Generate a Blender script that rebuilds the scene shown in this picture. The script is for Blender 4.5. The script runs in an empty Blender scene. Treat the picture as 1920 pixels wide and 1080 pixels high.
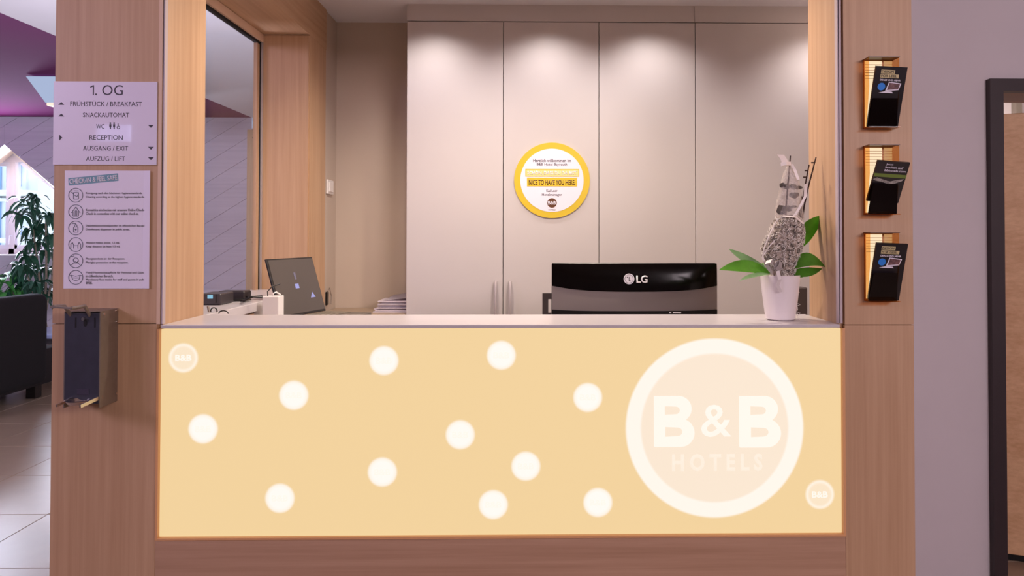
import bpy, bmesh, math, random
from mathutils import Matrix, Vector
random.seed(11)
C = bpy.context.scene
COL = C.collection
PI = math.pi

# ------------------------------------------------------------------ camera
F, EYE, DIST = 1364.0, 1.42, 1.82
YAW, PITCH, ROLL, CX, CY = 0.0167, 0.0162, 0.0009, 1022.63, 418.07
fw = Vector((math.sin(YAW) * math.cos(PITCH), math.cos(YAW) * math.cos(PITCH), math.sin(PITCH)))
r0 = Vector((math.cos(YAW), -math.sin(YAW), 0)); u0 = r0.cross(fw)
rt = r0 * math.cos(ROLL) + u0 * math.sin(ROLL); up = -r0 * math.sin(ROLL) + u0 * math.cos(ROLL)
EYEP = Vector((0, -DIST, EYE))
cam = bpy.data.objects.new('camera', bpy.data.cameras.new('camera')); COL.objects.link(cam)
cam.data.sensor_width = 36; cam.data.lens = F / 1920 * 36
cam.data.shift_x = (960 - CX) / 1920; cam.data.shift_y = (CY - 540) / 1920
cam.data.clip_start = 0.05; cam.data.clip_end = 100
m = Matrix((rt, up, -fw)).transposed().to_4x4(); m.translation = EYEP
cam.matrix_world = m
C.camera = cam

def P(x, y, Y):                 # point at depth plane Y seen at (x, y) of the 1920x1080 photograph
    d = fw + rt * ((x - CX) / F) - up * ((y - CY) / F)
    return EYEP + d * ((Y + DIST) / d.y)
def SC(Y): return (Y + DIST) / F            # metres per pixel at depth Y

# ------------------------------------------------------------------ world, exposure, large lights
C.view_settings.view_transform = 'Standard'; C.view_settings.look = 'None'
C.view_settings.gamma = 1; C.view_settings.use_curve_mapping = False
C.view_settings.exposure = 0.0
w = bpy.data.worlds.new('sky'); C.world = w; w.use_nodes = True
bg = w.node_tree.nodes['Background']
bg.inputs[0].default_value = (0.62, 0.82, 1.0, 1); bg.inputs[1].default_value = 2.2

def lamp(name, kind, loc, energy, color, target=None, size=(1, 1), spot=None, soft=0.03):
    l = bpy.data.lights.new(name, kind); o = bpy.data.objects.new(name, l); COL.objects.link(o)
    l.energy = energy; l.color = color; o.location = loc
    if kind == 'AREA':
        l.shape = 'RECTANGLE'; l.size, l.size_y = size
    else:
        l.shadow_soft_size = soft
    if kind == 'SPOT':
        l.spot_size = spot[0]; l.spot_blend = spot[1]
    if target is not None:
        o.rotation_euler = (Vector(target) - Vector(loc)).to_track_quat('-Z', 'Y').to_euler()
    return o
# lobby: ceiling light panels in front of the desk, behind the viewer
lamp('lobby_ceiling_panel', 'AREA', (2.4, -3.9, 2.66), 150, (1.0, 0.84, 0.89), (1.0, 0.6, 1.0), (2.0, 1.0))
lamp('lobby_violet_panel', 'AREA', (-3.3, -1.8, 2.6), 62, (0.82, 0.68, 1.0), (-1.1, 0, 1.55), (1.4, 1.0))
# daylight through the lounge windows, then unseen lights for the lounge
lamp('lounge_daylight', 'AREA', (-6.0, 6.55, 1.75), 130, (0.74, 0.80, 1.0), (-4.0, 1.5, 2.3), (1.2, 0.9))
lamp('lounge_near_panel', 'AREA', (-5.6, 0.6, 2.66), 110, (0.84, 0.80, 1.0), (-4.6, 5.0, 1.6), (1.6, 1.2))
lamp('lounge_ceiling_fill', 'AREA', (-1.75, 1.2, 1.3), 60, (0.80, 0.80, 1.0), (-2.6, 4.2, 2.72), (0.6, 0.9))  # unseen fill, added to brighten and even out the lounge ceiling
# booth: recessed spots washing the cabinet doors, a second row over the desk
for sx in (-0.43, 0.06, 0.50, 1.26):
    lamp('wall_wash_spot', 'SPOT', (sx, 1.11, 2.405), 13, (1.0, 0.93, 0.91), (sx, 1.14, 0), spot=(math.radians(128), 0.8), soft=0.03)
for sx in (-0.38, 0.28):
    lamp('desk_spot', 'SPOT', (sx, 0.42, 2.405), 48, (1.0, 0.86, 0.71), (sx, 0.42, 0), spot=(math.radians(150), 0.6), soft=0.04)
lamp('back_room_light', 'AREA', (2.6, 2.3, 2.6), 26, (1.0, 0.86, 0.74), (2.5, 2.2, 0), (0.8, 0.8))

# ------------------------------------------------------------------ materials
def lin(c):
    def g(v): return v / 12.92 if v <= 0.04045 else ((v + 0.055) / 1.055) ** 2.4
    if isinstance(c, str):
        c = c.lstrip('#'); c = tuple(int(c[i:i + 2], 16) / 255 for i in (0, 2, 4))
    return tuple(g(v) for v in c) + (1,)
MATS = {}
def newmat(name):
    m = bpy.data.materials.new(name); m.use_nodes = True
    MATS[name] = m
    return m, m.node_tree, m.node_tree.nodes['Principled BSDF']
def plain(name, col, rough=0.5, metal=0.0, coat=0.0, noise=0.0, nscale=30, spec=0.5, bump=0.0):
    m, t, b = newmat(name)
    c = lin(col)
    b.inputs['Base Color'].default_value = c
    b.inputs['Roughness'].default_value = rough; b.inputs['Metallic'].default_value = metal
    b.inputs['Coat Weight'].default_value = coat; b.inputs['Specular IOR Level'].default_value = spec
    if noise or bump:
        tc = t.nodes.new('ShaderNodeTexCoord'); n = t.nodes.new('ShaderNodeTexNoise')
        n.inputs['Scale'].default_value = nscale; n.inputs['Detail'].default_value = 4
        t.links.new(tc.outputs['Object'], n.inputs['Vector'])
        r = t.nodes.new('ShaderNodeValToRGB')
        r.color_ramp.elements[0].color = tuple(v * (1 - noise) for v in c[:3]) + (1,)
        r.color_ramp.elements[1].color = tuple(min(1, v * (1 + noise)) for v in c[:3]) + (1,)
        r.color_ramp.elements[0].position = 0.3; r.color_ramp.elements[1].position = 0.7
        t.links.new(n.outputs['Fac'], r.inputs[0]); t.links.new(r.outputs[0], b.inputs['Base Color'])
        if bump:
            bp = t.nodes.new('ShaderNodeBump'); bp.inputs['Strength'].default_value = bump; bp.inputs['Distance'].default_value = 0.002
            t.links.new(n.outputs['Fac'], bp.inputs['Height']); t.links.new(bp.outputs[0], b.inputs['Normal'])
    return m
def wood(name, light, dark, axis='z', scale=1.0, rough=0.5, rotz=0.0, roty=0.0):
    m, t, b = newmat(name)
    tc = t.nodes.new('ShaderNodeTexCoord'); mp = t.nodes.new('ShaderNodeMapping')
    s = {'z': (60, 60, 1.6), 'x': (1.6, 60, 60), 'y': (60, 1.6, 60)}[axis]
    mp.inputs['Scale'].default_value = tuple(v * scale for v in s)
    mp.inputs['Rotation'].default_value = (0, roty, rotz)
    n = t.nodes.new('ShaderNodeTexNoise'); n.inputs['Scale'].default_value = 1.0; n.inputs['Detail'].default_value = 6
    n.inputs['Roughness'].default_value = 0.65
    mp2 = t.nodes.new('ShaderNodeMapping'); mp2.inputs['Scale'].default_value = tuple(v * scale * 0.16 for v in s)
    mp2.inputs['Rotation'].default_value = (0, roty, rotz)
    n2 = t.nodes.new('ShaderNodeTexNoise'); n2.inputs['Scale'].default_value = 1.0; n2.inputs['Detail'].default_value = 3
    mx = t.nodes.new('ShaderNodeMix'); mx.inputs[0].default_value = 0.45
    r = t.nodes.new('ShaderNodeValToRGB')
    r.color_ramp.elements[0].position = 0.34; r.color_ramp.elements[0].color = lin(dark)
    r.color_ramp.elements[1].position = 0.66; r.color_ramp.elements[1].color = lin(light)
    L = t.links.new
    L(tc.outputs['Object'], mp.inputs[0]); L(tc.outputs['Object'], mp2.inputs[0])
    L(mp.outputs[0], n.inputs['Vector']); L(mp2.outputs[0], n2.inputs['Vector'])
    L(n.outputs['Fac'], mx.inputs[2]); L(n2.outputs['Fac'], mx.inputs[3]); L(mx.outputs[0], r.inputs[0])
    L(r.outputs[0], b.inputs['Base Color'])
    b.inputs['Roughness'].default_value = rough
    bp = t.nodes.new('ShaderNodeBump'); bp.inputs['Strength'].default_value = 0.12; bp.inputs['Distance'].default_value = 0.001
    L(n.outputs['Fac'], bp.inputs['Height']); L(bp.outputs[0], b.inputs['Normal'])
    return m
def emit(name, col, strength=1.0, black=True):
    m, t, b = newmat(name)
    b.inputs['Base Color'].default_value = (0.02, 0.02, 0.02, 1) if black else lin(col)
    b.inputs['Roughness'].default_value = 0.6
    b.inputs['Emission Color'].default_value = lin(col); b.inputs['Emission Strength'].default_value = strength
    return m
def glass(name, tint, gloss=0.08, rough=0.02):
    m, t, b = newmat(name)
    out = t.nodes['Material Output']; t.nodes.remove(b)
    tr = t.nodes.new('ShaderNodeBsdfTransparent'); tr.inputs[0].default_value = tint + (1,)
    gl = t.nodes.new('ShaderNodeBsdfGlossy'); gl.inputs['Roughness'].default_value = rough
    fr = t.nodes.new('ShaderNodeFresnel'); ge = t.nodes.new('ShaderNodeNewGeometry'); mr = t.nodes.new('ShaderNodeMapRange')
    mr.inputs[3].default_value = 1.3; mr.inputs[4].default_value = 1 / 1.3      # same reflection on both faces of the pane
    t.links.new(ge.outputs['Backfacing'], mr.inputs[0]); t.links.new(mr.outputs[0], fr.inputs[0])
    mx = t.nodes.new('ShaderNodeMixShader')
    t.links.new(fr.outputs[0], mx.inputs[0]); t.links.new(tr.outputs[0], mx.inputs[1]); t.links.new(gl.outputs[0], mx.inputs[2])
    t.links.new(mx.outputs[0], out.inputs[0])
    return m
def gauze(name, col, alpha):
    m, t, b = newmat(name)
    out = t.nodes['Material Output']
    tr = t.nodes.new('ShaderNodeBsdfTransparent'); mx = t.nodes.new('ShaderNodeMixShader')
    tc = t.nodes.new('ShaderNodeTexCoord'); n = t.nodes.new('ShaderNodeTexNoise'); n.inputs['Scale'].default_value = 90; n.inputs['Detail'].default_value = 5
    r = t.nodes.new('ShaderNodeMapRange'); r.inputs[1].default_value = 0.3; r.inputs[2].default_value = 0.7
    r.inputs[3].default_value = alpha * 0.5; r.inputs[4].default_value = min(1, alpha * 1.5)
    b.inputs['Base Color'].default_value = lin(col); b.inputs['Roughness'].default_value = 0.4
    t.links.new(tc.outputs['Object'], n.inputs['Vector']); t.links.new(n.outputs['Fac'], r.inputs[0])
    t.links.new(r.outputs[0], mx.inputs[0]); t.links.new(tr.outputs[0], mx.inputs[1]); t.links.new(b.outputs[0], mx.inputs[2])
    t.links.new(mx.outputs[0], out.inputs[0])
    return m
def lit_ring(name, inner, outer, r_in, r_out, soft, base, ring, centre, es=1.0):
    """backlit print: a ring of colour with the slightly diffused edges of a light box (object-space radius)"""
    m, t, b = newmat(name)
    tc = t.nodes.new('ShaderNodeTexCoord'); sp = t.nodes.new('ShaderNodeSeparateXYZ'); cb = t.nodes.new('ShaderNodeCombineXYZ')
    ln = t.nodes.new('ShaderNodeVectorMath'); ln.operation = 'LENGTH'
    L = t.links.new
    L(tc.outputs['Object'], sp.inputs[0]); L(sp.outputs[0], cb.inputs[0]); L(sp.outputs[2], cb.inputs[1]); L(cb.outputs[0], ln.inputs[0])
    r = t.nodes.new('ShaderNodeValToRGB'); mr = t.nodes.new('ShaderNodeMath'); mr.operation = 'DIVIDE'; mr.inputs[1].default_value = r_out + soft
    L(ln.outputs['Value'], mr.inputs[0]); L(mr.outputs[0], r.inputs[0])
    k = r_out + soft
    e = r.color_ramp.elements
    e[0].position = max(0.0, (r_in - soft) / k); e[0].color = lin(centre)
    e[1].position = (r_in + soft) / k; e[1].color = lin(ring)
    x = e.new((r_out - soft) / k); x.color = lin(ring)
    x = e.new(0.999); x.color = lin(base)
    b.inputs['Base Color'].default_value = (0.02, 0.02, 0.02, 1); b.inputs['Roughness'].default_value = 0.6
    L(r.outputs[0], b.inputs['Emission Color']); b.inputs['Emission Strength'].default_value = es
    return m

OAK = wood('oak', '#c8a382', '#ae8867', 'z')
OAKH = wood('oak_horizontal', '#c09a80', '#a27b60', 'x')
OAKD = wood('oak_along_depth', '#c8a382', '#ae8867', 'y')
OAKDOOR = wood('oak_door_leaf', '#efc499', '#d3a176', 'x', 1.3)
LINING = wood('dark_lining', '#8a5a38', '#6f452a', 'x')
OAKEDGE = plain('oak_edge', '#d8b79c', 0.5)
PLANK = wood('grey_plank', '#c9c3d0', '#b5afbe', 'x', 0.5, 0.55, roty=0.52)
TAN = wood('tan_board', '#cdb08c', '#b8966f', 'z')
TAUPE = plain('taupe_laminate', '#c0b7b5', 0.38, noise=0.015, nscale=3)
TAUPEW = plain('taupe_wall', '#bfae9f', 0.8, noise=0.02, nscale=5, bump=0.03)
SEAM = plain('seam_dark', '#3a3029', 0.8)
WHITELAM = plain('white_laminate', '#c8c0c2', 0.25, noise=0.01, nscale=4)
WALLW = plain('wall_paint', '#d9d0d6', 0.85, noise=0.015, nscale=6, bump=0.05)
CEILW = plain('ceiling_paint', '#d8d2d4', 0.9, noise=0.01, nscale=4)
MAGENTA = plain('magenta_paint', '#6c2258', 0.9, spec=0.15, noise=0.03, nscale=2)
CREAM = plain('cream_plaster', '#f0dccb', 0.9, noise=0.02, nscale=8)
TILE = plain('floor_tile', '#9a8471', 0.3, noise=0.06, nscale=5)
GROUT = plain('grout', '#6e625c', 0.9)
ALU = plain('aluminium', '#c9c2c6', 0.35, 0.6)
RAILGREY = plain('rail_grey', '#b9a8ac', 0.5)
BLACKGAP = plain('black_gap', '#0c0708', 0.8)
DARKFRAME = plain('dark_door_frame', '#33262a', 0.5)
PAPER = plain('paper', '#e4dbea', 0.55, noise=0.01, nscale=6)
LAMINATE = plain('laminated_sheet', '#e2d8ea', 0.3, coat=1.0)
INK = plain('ink', '#3c3440', 0.6)
INKBLUE = plain('ink_blue_grey', '#565a6e', 0.6)
TEAL = plain('teal_print', '#7197a6', 0.5)
PAPERW = plain('white_print', '#e6e0ec', 0.5)
PANEL = emit('lit_panel', '#f1d19b', 1.0)
LITWHITE = emit('lit_white', '#fff6ea', 1.02)
LITCREAM = emit('lit_cream', '#f9e6d0', 1.0)
LITEDGE = plain('light_panel_frame', '#d8a070', 0.4)
YELLOW = plain('sign_yellow', '#cfb02e', 0.35, noise=0.02)
YELLOWP = plain('sign_pale_yellow', '#dccb84', 0.35)
SIGNW = plain('sign_white', '#dfd9e4', 0.25)
BROWN = plain('logo_brown', '#5b3417', 0.4)
BLACK = plain('black_plastic', '#17120f', 0.35)
GLOSSBLACK = plain('gloss_black', '#120c0a', 0.12, spec=0.3)
MONREFLECT = plain('monitor_reflection', '#b0a39c', 0.3)  # reflection of the counter on the glossy back, put into the colour
LOGOGREY = plain('logo_grey', '#f4f1f0', 0.3)
STEEL = plain('brushed_steel', '#93877d', 0.42, 0.7, noise=0.06, nscale=60)
CHROME = plain('chrome', '#cfc6c2', 0.15, 1.0)
NAVY = plain('dispenser_front', '#34333f', 0.4, noise=0.12, nscale=40)
SCREENGREY = plain('laptop_screen', '#4e4642', 0.3, noise=0.03, nscale=8)
BLUEMARK = plain('blue_mark', '#8d98d8', 0.4)
CYAN = emit('cyan_display', '#8fd0ec', 0.8)
WHITEP = plain('white_plastic', '#e6e0dd', 0.35)
POT = plain('white_ceramic', '#ece2e2', 0.28)
LEAF = plain('orchid_leaf', '#6fae3e', 0.26, noise=0.2, nscale=25)
LEAFP = plain('orchid_leaf_pale', '#93b884', 0.4, noise=0.2, nscale=25)
MOSS = plain('silver_moss', '#a09286', 0.9, noise=0.45, nscale=70, bump=1.0)
TWIG = plain('silver_twig', '#e8ded6', 0.7, noise=0.3, nscale=60)
TWIGD = plain('grey_scrap', '#5f574f', 0.8, noise=0.3, nscale=60)
STEM = plain('dark_stem', '#3b231f', 0.6)
RIBBON = plain('white_ribbon', '#efe6e1', 0.4)
GAUZE = gauze('gauze_wrap', '#d9cdc6', 0.30)
SOFA = plain('sofa_fabric', '#150d10', 1.0, noise=0.15, nscale=120, bump=0.2)
SOFAR = plain('sofa_base_fabric', '#1c1011', 0.9, noise=0.15, nscale=120)
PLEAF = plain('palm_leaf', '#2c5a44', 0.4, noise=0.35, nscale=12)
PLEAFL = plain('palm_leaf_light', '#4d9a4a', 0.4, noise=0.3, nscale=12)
CANE = plain('palm_cane', '#8d8070', 0.8, noise=0.3, nscale=50)
LAMPSH = emit('lamp_shade_glow', '#b9cbee', 0.75)
LAMPB = emit('lamp_bottom_glow', '#ffe2cc', 1.1)
GLASS = glass('window_glass', (0.97, 0.975, 0.98))
WINWHITE = plain('window_frame_white', '#dcd8e2', 0.4)
FACADE = plain('facade_plaster', '#e8e4e0', 0.9, noise=0.03, nscale=2)
FACWIN = plain('facade_window', '#7f9cc4', 0.2)
AMBER = glass('amber_acrylic', (1.0, 0.70, 0.38))
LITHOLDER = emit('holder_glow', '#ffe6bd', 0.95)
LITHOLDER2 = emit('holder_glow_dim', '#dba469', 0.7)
AMBERB = plain('cream_backplate', '#c98c55', 0.5)
OLIVE = plain('brochure_green', '#6d8038', 0.5)
KHAKI = plain('brochure_khaki', '#c9b98a', 0.5)
PHOTOP = plain('brochure_photo', '#6a4a4c', 0.5, noise=0.5, nscale=150)
BLUEDOT = plain('brochure_blue', '#2d7fd8', 0.4)
CARD = plain('brochure_card', '#1a1418', 0.3, coat=0.2)
POCKET = plain('smoked_pocket', '#150b0a', 0.12)
KEYGREY = plain('keyboard_grey', '#7d7264', 0.5)
GREYPAPER = plain('paper_stack', '#cfc4cb', 0.7)

# ------------------------------------------------------------------ mesh helpers
def B(): return bmesh.new()
def box(bm, x0, x1, y0, y1, z0, z1, bev=0.0, seg=1):
    vs = [bm.verts.new((x, y, z)) for z in (z0, z1) for y in (y0, y1) for x in (x0, x1)]
    fs = [bm.faces.new([vs[i] for i in f]) for f in ((0, 2, 3, 1), (4, 5, 7, 6), (0, 1, 5, 4), (2, 6, 7, 3), (0, 4, 6, 2), (1, 3, 7, 5))]
    if bev:
        es = list({e for f in fs for e in f.edges})
        bmesh.ops.bevel(bm, geom=es, offset=bev, segments=seg, affect='EDGES', profile=0.5)
    return bm
def prism(bm, pts, y0, y1):                 # outline in (x, z), extruded from y0 to y1
    a = [bm.verts.new((x, y0, z)) for x, z in pts]; b = [bm.verts.new((x, y1, z)) for x, z in pts]
    n = len(pts)
    bm.faces.new(a); bm.faces.new(b[::-1])
    for i in range(n): bm.faces.new((a[i], b[i], b[(i + 1) % n], a[(i + 1) % n]))
    bmesh.ops.recalc_face_normals(bm, faces=bm.faces[:])
    return bm
def circle(cx, cz, r, n=48, a0=0.0): return [(cx + r * math.cos(a0 + 2 * PI * i / n), cz + r * math.sin(a0 + 2 * PI * i / n)) for i in range(n)]
def ring(bm, cx, cz, r0, r1, y0, y1, n=64):
    rows = []
    for (r, y) in ((r0, y0), (r1, y0), (r1, y1), (r0, y1)):
        rows.append([bm.verts.new((x, y, z)) for x, z in circle(cx, cz, r, n)])
    for k in range(4):
        a, b = rows[k], rows[(k + 1) % 4]
        for i in range(n): bm.faces.new((a[i], a[(i + 1) % n], b[(i + 1) % n], b[i]))
    bmesh.ops.recalc_face_normals(bm, faces=bm.faces[:])
    return bm
def tube(bm, pts, r, seg=8, r1=None):
    pts = [Vector(p) for p in pts]; rows = []
    n = len(pts)
    for i, p in enumerate(pts):
        d = (pts[min(i + 1, n - 1)] - pts[max(i - 1, 0)]).normalized()
        a = d.orthogonal().normalized() if i == 0 else (rows_a - d * rows_a.dot(d)).normalized()
        rows_a = a; b = d.cross(a)
        rr = r if r1 is None else r + (r1 - r) * i / (n - 1)
        rows.append([bm.verts.new(p + (a * math.cos(2 * PI * k / seg) + b * math.sin(2 * PI * k / seg)) * rr) for k in range(seg)])
    for A, Bb in zip(rows, rows[1:]):
        for k in range(seg): bm.faces.new((A[k], A[(k + 1) % seg], Bb[(k + 1) % seg], Bb[k]))
    bm.faces.new(rows[0][::-1]); bm.faces.new(rows[-1])
    return bm
def lathe(bm, prof, cx, cy, seg=32):        # prof: (radius, z)
    rows = [[bm.verts.new((cx + r * math.cos(2 * PI * k / seg), cy + r * math.sin(2 * PI * k / seg), z)) for k in range(seg)] for r, z in prof]
    for A, Bb in zip(rows, rows[1:]):
        for k in range(seg): bm.faces.new((A[k], A[(k + 1) % seg], Bb[(k + 1) % seg], Bb[k]))
    bm.faces.new(rows[0][::-1]); bm.faces.new(rows[-1])
    return bm
def strip(bm, pts, wdt, th, wdir=(0, 1, 0)):    # flat bar along pts, width along wdir
    pts = [Vector(p) for p in pts]; wd = Vector(wdir).normalized(); rows = []
    for i, p in enumerate(pts):
        d = (pts[min(i + 1, len(pts) - 1)] - pts[max(i - 1, 0)]).normalized(); nrm = d.cross(wd).normalized()
        rows.append([bm.verts.new(p + wd * sx * wdt / 2 + nrm * sz * th / 2) for sx, sz in ((-1, -1), (1, -1), (1, 1), (-1, 1))])
    for A, Bb in zip(rows, rows[1:]):
        for k in range(4): bm.faces.new((A[k], A[(k + 1) % 4], Bb[(k + 1) % 4], Bb[k]))
    bm.faces.new(rows[0][::-1]); bm.faces.new(rows[-1])
    bmesh.ops.recalc_face_normals(bm, faces=bm.faces[:])
    return bm
def plate(bm, pts, wdt, th):                    # bent bar whose flat sides face +-x
    pts = [Vector(p) for p in pts]; rows = []; X_ = Vector((1, 0, 0))
    for i, p in enumerate(pts):
        d = (pts[min(i + 1, len(pts) - 1)] - pts[max(i - 1, 0)]).normalized(); wv = d.cross(X_).normalized()
        rows.append([bm.verts.new(p + wv * sx * wdt / 2 + X_ * sz * th / 2) for sx, sz in ((-1, -1), (1, -1), (1, 1), (-1, 1))])
    for A, Bb in zip(rows, rows[1:]):
        for k in range(4): bm.faces.new((A[k], A[(k + 1) % 4], Bb[(k + 1) % 4], Bb[k]))
    bm.faces.new(rows[0][::-1]); bm.faces.new(rows[-1])
    bmesh.ops.recalc_face_normals(bm, faces=bm.faces[:])
    return bm
def leaf(bm, pts, wdt, th=0.0012, side=(0, 1, 0), fold=0.25, n=9, sharp=0.8):
    """a lance-shaped leaf along the curve through pts (3 points), folded along its midrib"""
    p0, p1, p2 = [Vector(p) for p in pts]; s = Vector(side).normalized(); rows = []
    for i in range(n + 1):
        t = i / n
        p = p0 * (1 - t) ** 2 + (p1 * 2 - (p0 + p2) / 2) * 2 * t * (1 - t) + p2 * t * t
        w_ = wdt / 2 * max(0.06, math.sin(PI * min(1, t ** sharp)) ** 0.8 if t < 1 else 0.02)
        d = (p2 - p0).normalized(); nn = d.cross(s).normalized()
        if nn.z < 0: nn = -nn
        for o in (0,):
            rows.append([bm.verts.new(p + s * w_ + nn * w_ * fold), bm.verts.new(p), bm.verts.new(p - s * w_ + nn * w_ * fold)])
    top = []
    for A, Bb in zip(rows, rows[1:]):
        for k in range(2): top.append(bm.faces.new((A[k], A[k + 1], Bb[k + 1], Bb[k])))
    if th:
        g = bmesh.ops.solidify(bm, geom=top, thickness=th)
    return bm

# ------------------------------------------------------------------ object helpers
FR = {}
def frame(o): return FR.get(o.name, Matrix())
def obj(name, bm, mat, parent=None, smooth=False, local=False, origin=None):
    """one mesh object; vertices given in world coordinates unless local"""
    me = bpy.data.meshes.new(name)
    if parent is not None and not local:
        bm.transform(frame(parent).inverted())
    if origin is not None:
        bm.transform(Matrix.Translation(-Vector(origin)))
    bm.to_mesh(me); bm.free()
    if smooth:
        for p in me.polygons: p.use_smooth = True
        try: me.set_sharp_from_angle(angle=math.radians(40))
        except Exception: pass
    me.materials.append(mat)
    o = bpy.data.objects.new(name, me); COL.objects.link(o)
    if origin is not None: o.location = origin
    if parent is not None:
        o.parent = parent; FR[o.name] = frame(parent)
        if origin is not None: FR[o.name] = frame(parent) @ Matrix.Translation(origin)
    elif origin is not None: FR[o.name] = Matrix.Translation(origin)
    return o
def tag(o, label, cat, group=None, kind=None):
    o['label'] = label
    if cat: o['category'] = cat
    if group: o['group'] = group
    if kind: o['kind'] = kind
    return o
def thing(name, label, cat, loc=(0, 0, 0), rotz=0.0, group=None, kind=None):
    o = bpy.data.objects.new(name, None); COL.objects.link(o); o.empty_display_size = 0.05
    o.location = loc; o.rotation_euler = (0, 0, rotz)
    FR[o.name] = Matrix.Translation(loc) @ Matrix.Rotation(rotz, 4, 'Z')
    return tag(o, label, cat, group, kind)
def struct(name, bm, mat, label, cat, smooth=False):
    return tag(obj(name, bm, mat, None, smooth), label, cat, kind='structure')
def dup(root, loc, label, rotz=None):
    r = root.copy(); COL.objects.link(r); r.location = loc
    if rotz is not None: r.rotation_euler = (0, 0, rotz)
    r['label'] = label
    for ch in list(root.children):
        c = ch.copy(); COL.objects.link(c); c.parent = r
        for g in ch.children:
            d = g.copy(); COL.objects.link(d); d.parent = c
    return r
FACE = Matrix(((1, 0, 0, 0), (0, 0, -1, 0), (0, 1, 0, 0), (0, 0, 0, 1)))     # XY plane -> faces -y
def text_bm(body, width=None, height=None, ext=0.0003, bold=0.0, align='CENTER'):
    cu = bpy.data.curves.new('lettering', 'FONT'); cu.body = body; cu.size = 1; cu.extrude = 0
    cu.offset = bold; cu.resolution_u = 3
    o = bpy.data.objects.new('lettering', cu)
    me = bpy.data.meshes.new_from_object(o); bm = B(); bm.from_mesh(me)
    bpy.data.objects.remove(o); bpy.data.curves.remove(cu); bpy.data.meshes.remove(me)
    xs = [v.co.x for v in bm.verts]; ys = [v.co.y for v in bm.verts]
    x0, x1, y0, y1 = min(xs), max(xs), min(ys), max(ys)
    sx = width / (x1 - x0) if width else None; sy = height / (y1 - y0) if height else None
    sx = sx or sy; sy = sy or sx
    cx = (x0 + x1) / 2 if align == 'CENTER' else x0
    bm.transform(Matrix.Diagonal((sx, sy, 1, 1)) @ Matrix.Translation((-cx, -(y0 + y1) / 2, 0)))
    bmesh.ops.dissolve_limit(bm, angle_limit=0.01, verts=bm.verts[:], edges=bm.edges[:])
    g = bmesh.ops.extrude_face_region(bm, geom=bm.faces[:])
    bmesh.ops.translate(bm, vec=(0, 0, ext), verts=[v for v in g['geom'] if isinstance(v, bmesh.types.BMVert)])
    bmesh.ops.recalc_face_normals(bm, faces=bm.faces[:])
    return bm
def merge(bm, other, M=None):
    if M is not None: other.transform(M)
    me = bpy.data.meshes.new('tmp'); other.to_mesh(me); other.free(); bm.from_mesh(me); bpy.data.meshes.remove(me)
    return bm
def put_text(bm, body, px, py, wpx, hpx, Y, bold=0.0, align='CENTER', rot=0.0, ext=0.0003):
    """lettering on a wall plane at depth Y, sized from the photograph"""
    s = SC(Y); p = P(px, py, Y)
    t = text_bm(body, wpx * s if wpx else None, hpx * s if hpx else None, ext, bold, align)
    return merge(bm, t, Matrix.Translation(p) @ FACE @ Matrix.Rotation(rot, 4, 'Z'))
def poly_curve_bm(loops, ext):
    """filled outline with holes; loops in (x, y)"""
    cu = bpy.data.curves.new('outline', 'CURVE'); cu.dimensions = '2D'; cu.fill_mode = 'BOTH'
    for lp in loops:
        sp = cu.splines.new('POLY'); sp.points.add(len(lp) - 1); sp.use_cyclic_u = True
        for q, (x, y) in zip(sp.points, lp): q.co = (x, y, 0, 1)
    o = bpy.data.objects.new('outline', cu); me = bpy.data.meshes.new_from_object(o); bm = B(); bm.from_mesh(me)
    bpy.data.objects.remove(o); bpy.data.curves.remove(cu); bpy.data.meshes.remove(me)
    g = bmesh.ops.extrude_face_region(bm, geom=bm.faces[:])
    bmesh.ops.translate(bm, vec=(0, 0, ext), verts=[v for v in g['geom'] if isinstance(v, bmesh.types.BMVert)])
    bmesh.ops.recalc_face_normals(bm, faces=bm.faces[:])
    return bm

# ================================================================== SETTING
XL, XR = -0.921, 0.7706                 # inner faces of the two wood pillars
ZC = 1.196                              # counter top
ZB = 0.672                              # lower edge of the light panel
HC = 2.72                               # lobby ceiling
BCEIL = 2.42                            # booth ceiling

# floor: slab + tiles
fl = struct('floor', box(B(), -7.4, 4.2, -6.2, 6.8, -0.2, -0.003), GROUT, 'beige tiled lobby floor running from the lounge to the reception desk', 'floor')
tile = None
for i in range(16):
    for j in range(14):
        x0 = -2.46 - 0.6 * 8 + 0.6 * i; y0 = 1.335 - 0.6 * 6 + 0.6 * j
        if tile is None:
            tile = obj('tile', box(B(), 0.002, 0.598, 0.002, 0.598, -0.012, 0, 0.0012), TILE, fl)
            o = tile
        else:
            o = tile.copy(); COL.objects.link(o); o.parent = fl
        o.location = (x0, y0, 0)
# ceilings
struct('ceiling', box(B(), -3.13, 4.2, -6.2, 6.36, HC, HC + 0.1), CEILW, 'white plaster ceiling over the lobby beside the violet lounge ceiling', 'ceiling')
struct('ceiling_lounge', box(B(), -7.4, -3.13, -6.2, 6.8, HC, HC + 0.1), MAGENTA, 'violet painted ceiling over the lounge', 'ceiling')
struct('ceiling_booth', box(B(), -1.14, 1.45, 0.02, 1.7, BCEIL, BCEIL + 0.06), CEILW, 'low white ceiling above the space behind the reception desk', 'ceiling')
# lobby walls behind and beside the viewer
struct('wall_rear', box(B(), -7.4, 4.2, -6.3, -6.2, 0, HC), WALLW, 'pale lobby wall opposite the reception desk', 'wall')
struct('wall_lounge_side', box(B(), -7.5, -7.4, -6.2, 6.8, 0, HC), WALLW, 'pale side wall of the lounge', 'wall')
struct('wall_lobby_side', box(B(), 4.2, 4.3, -6.2, 6.8, 0, HC), WALLW, 'pale side wall of the lobby past the doorway', 'wall')

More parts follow.
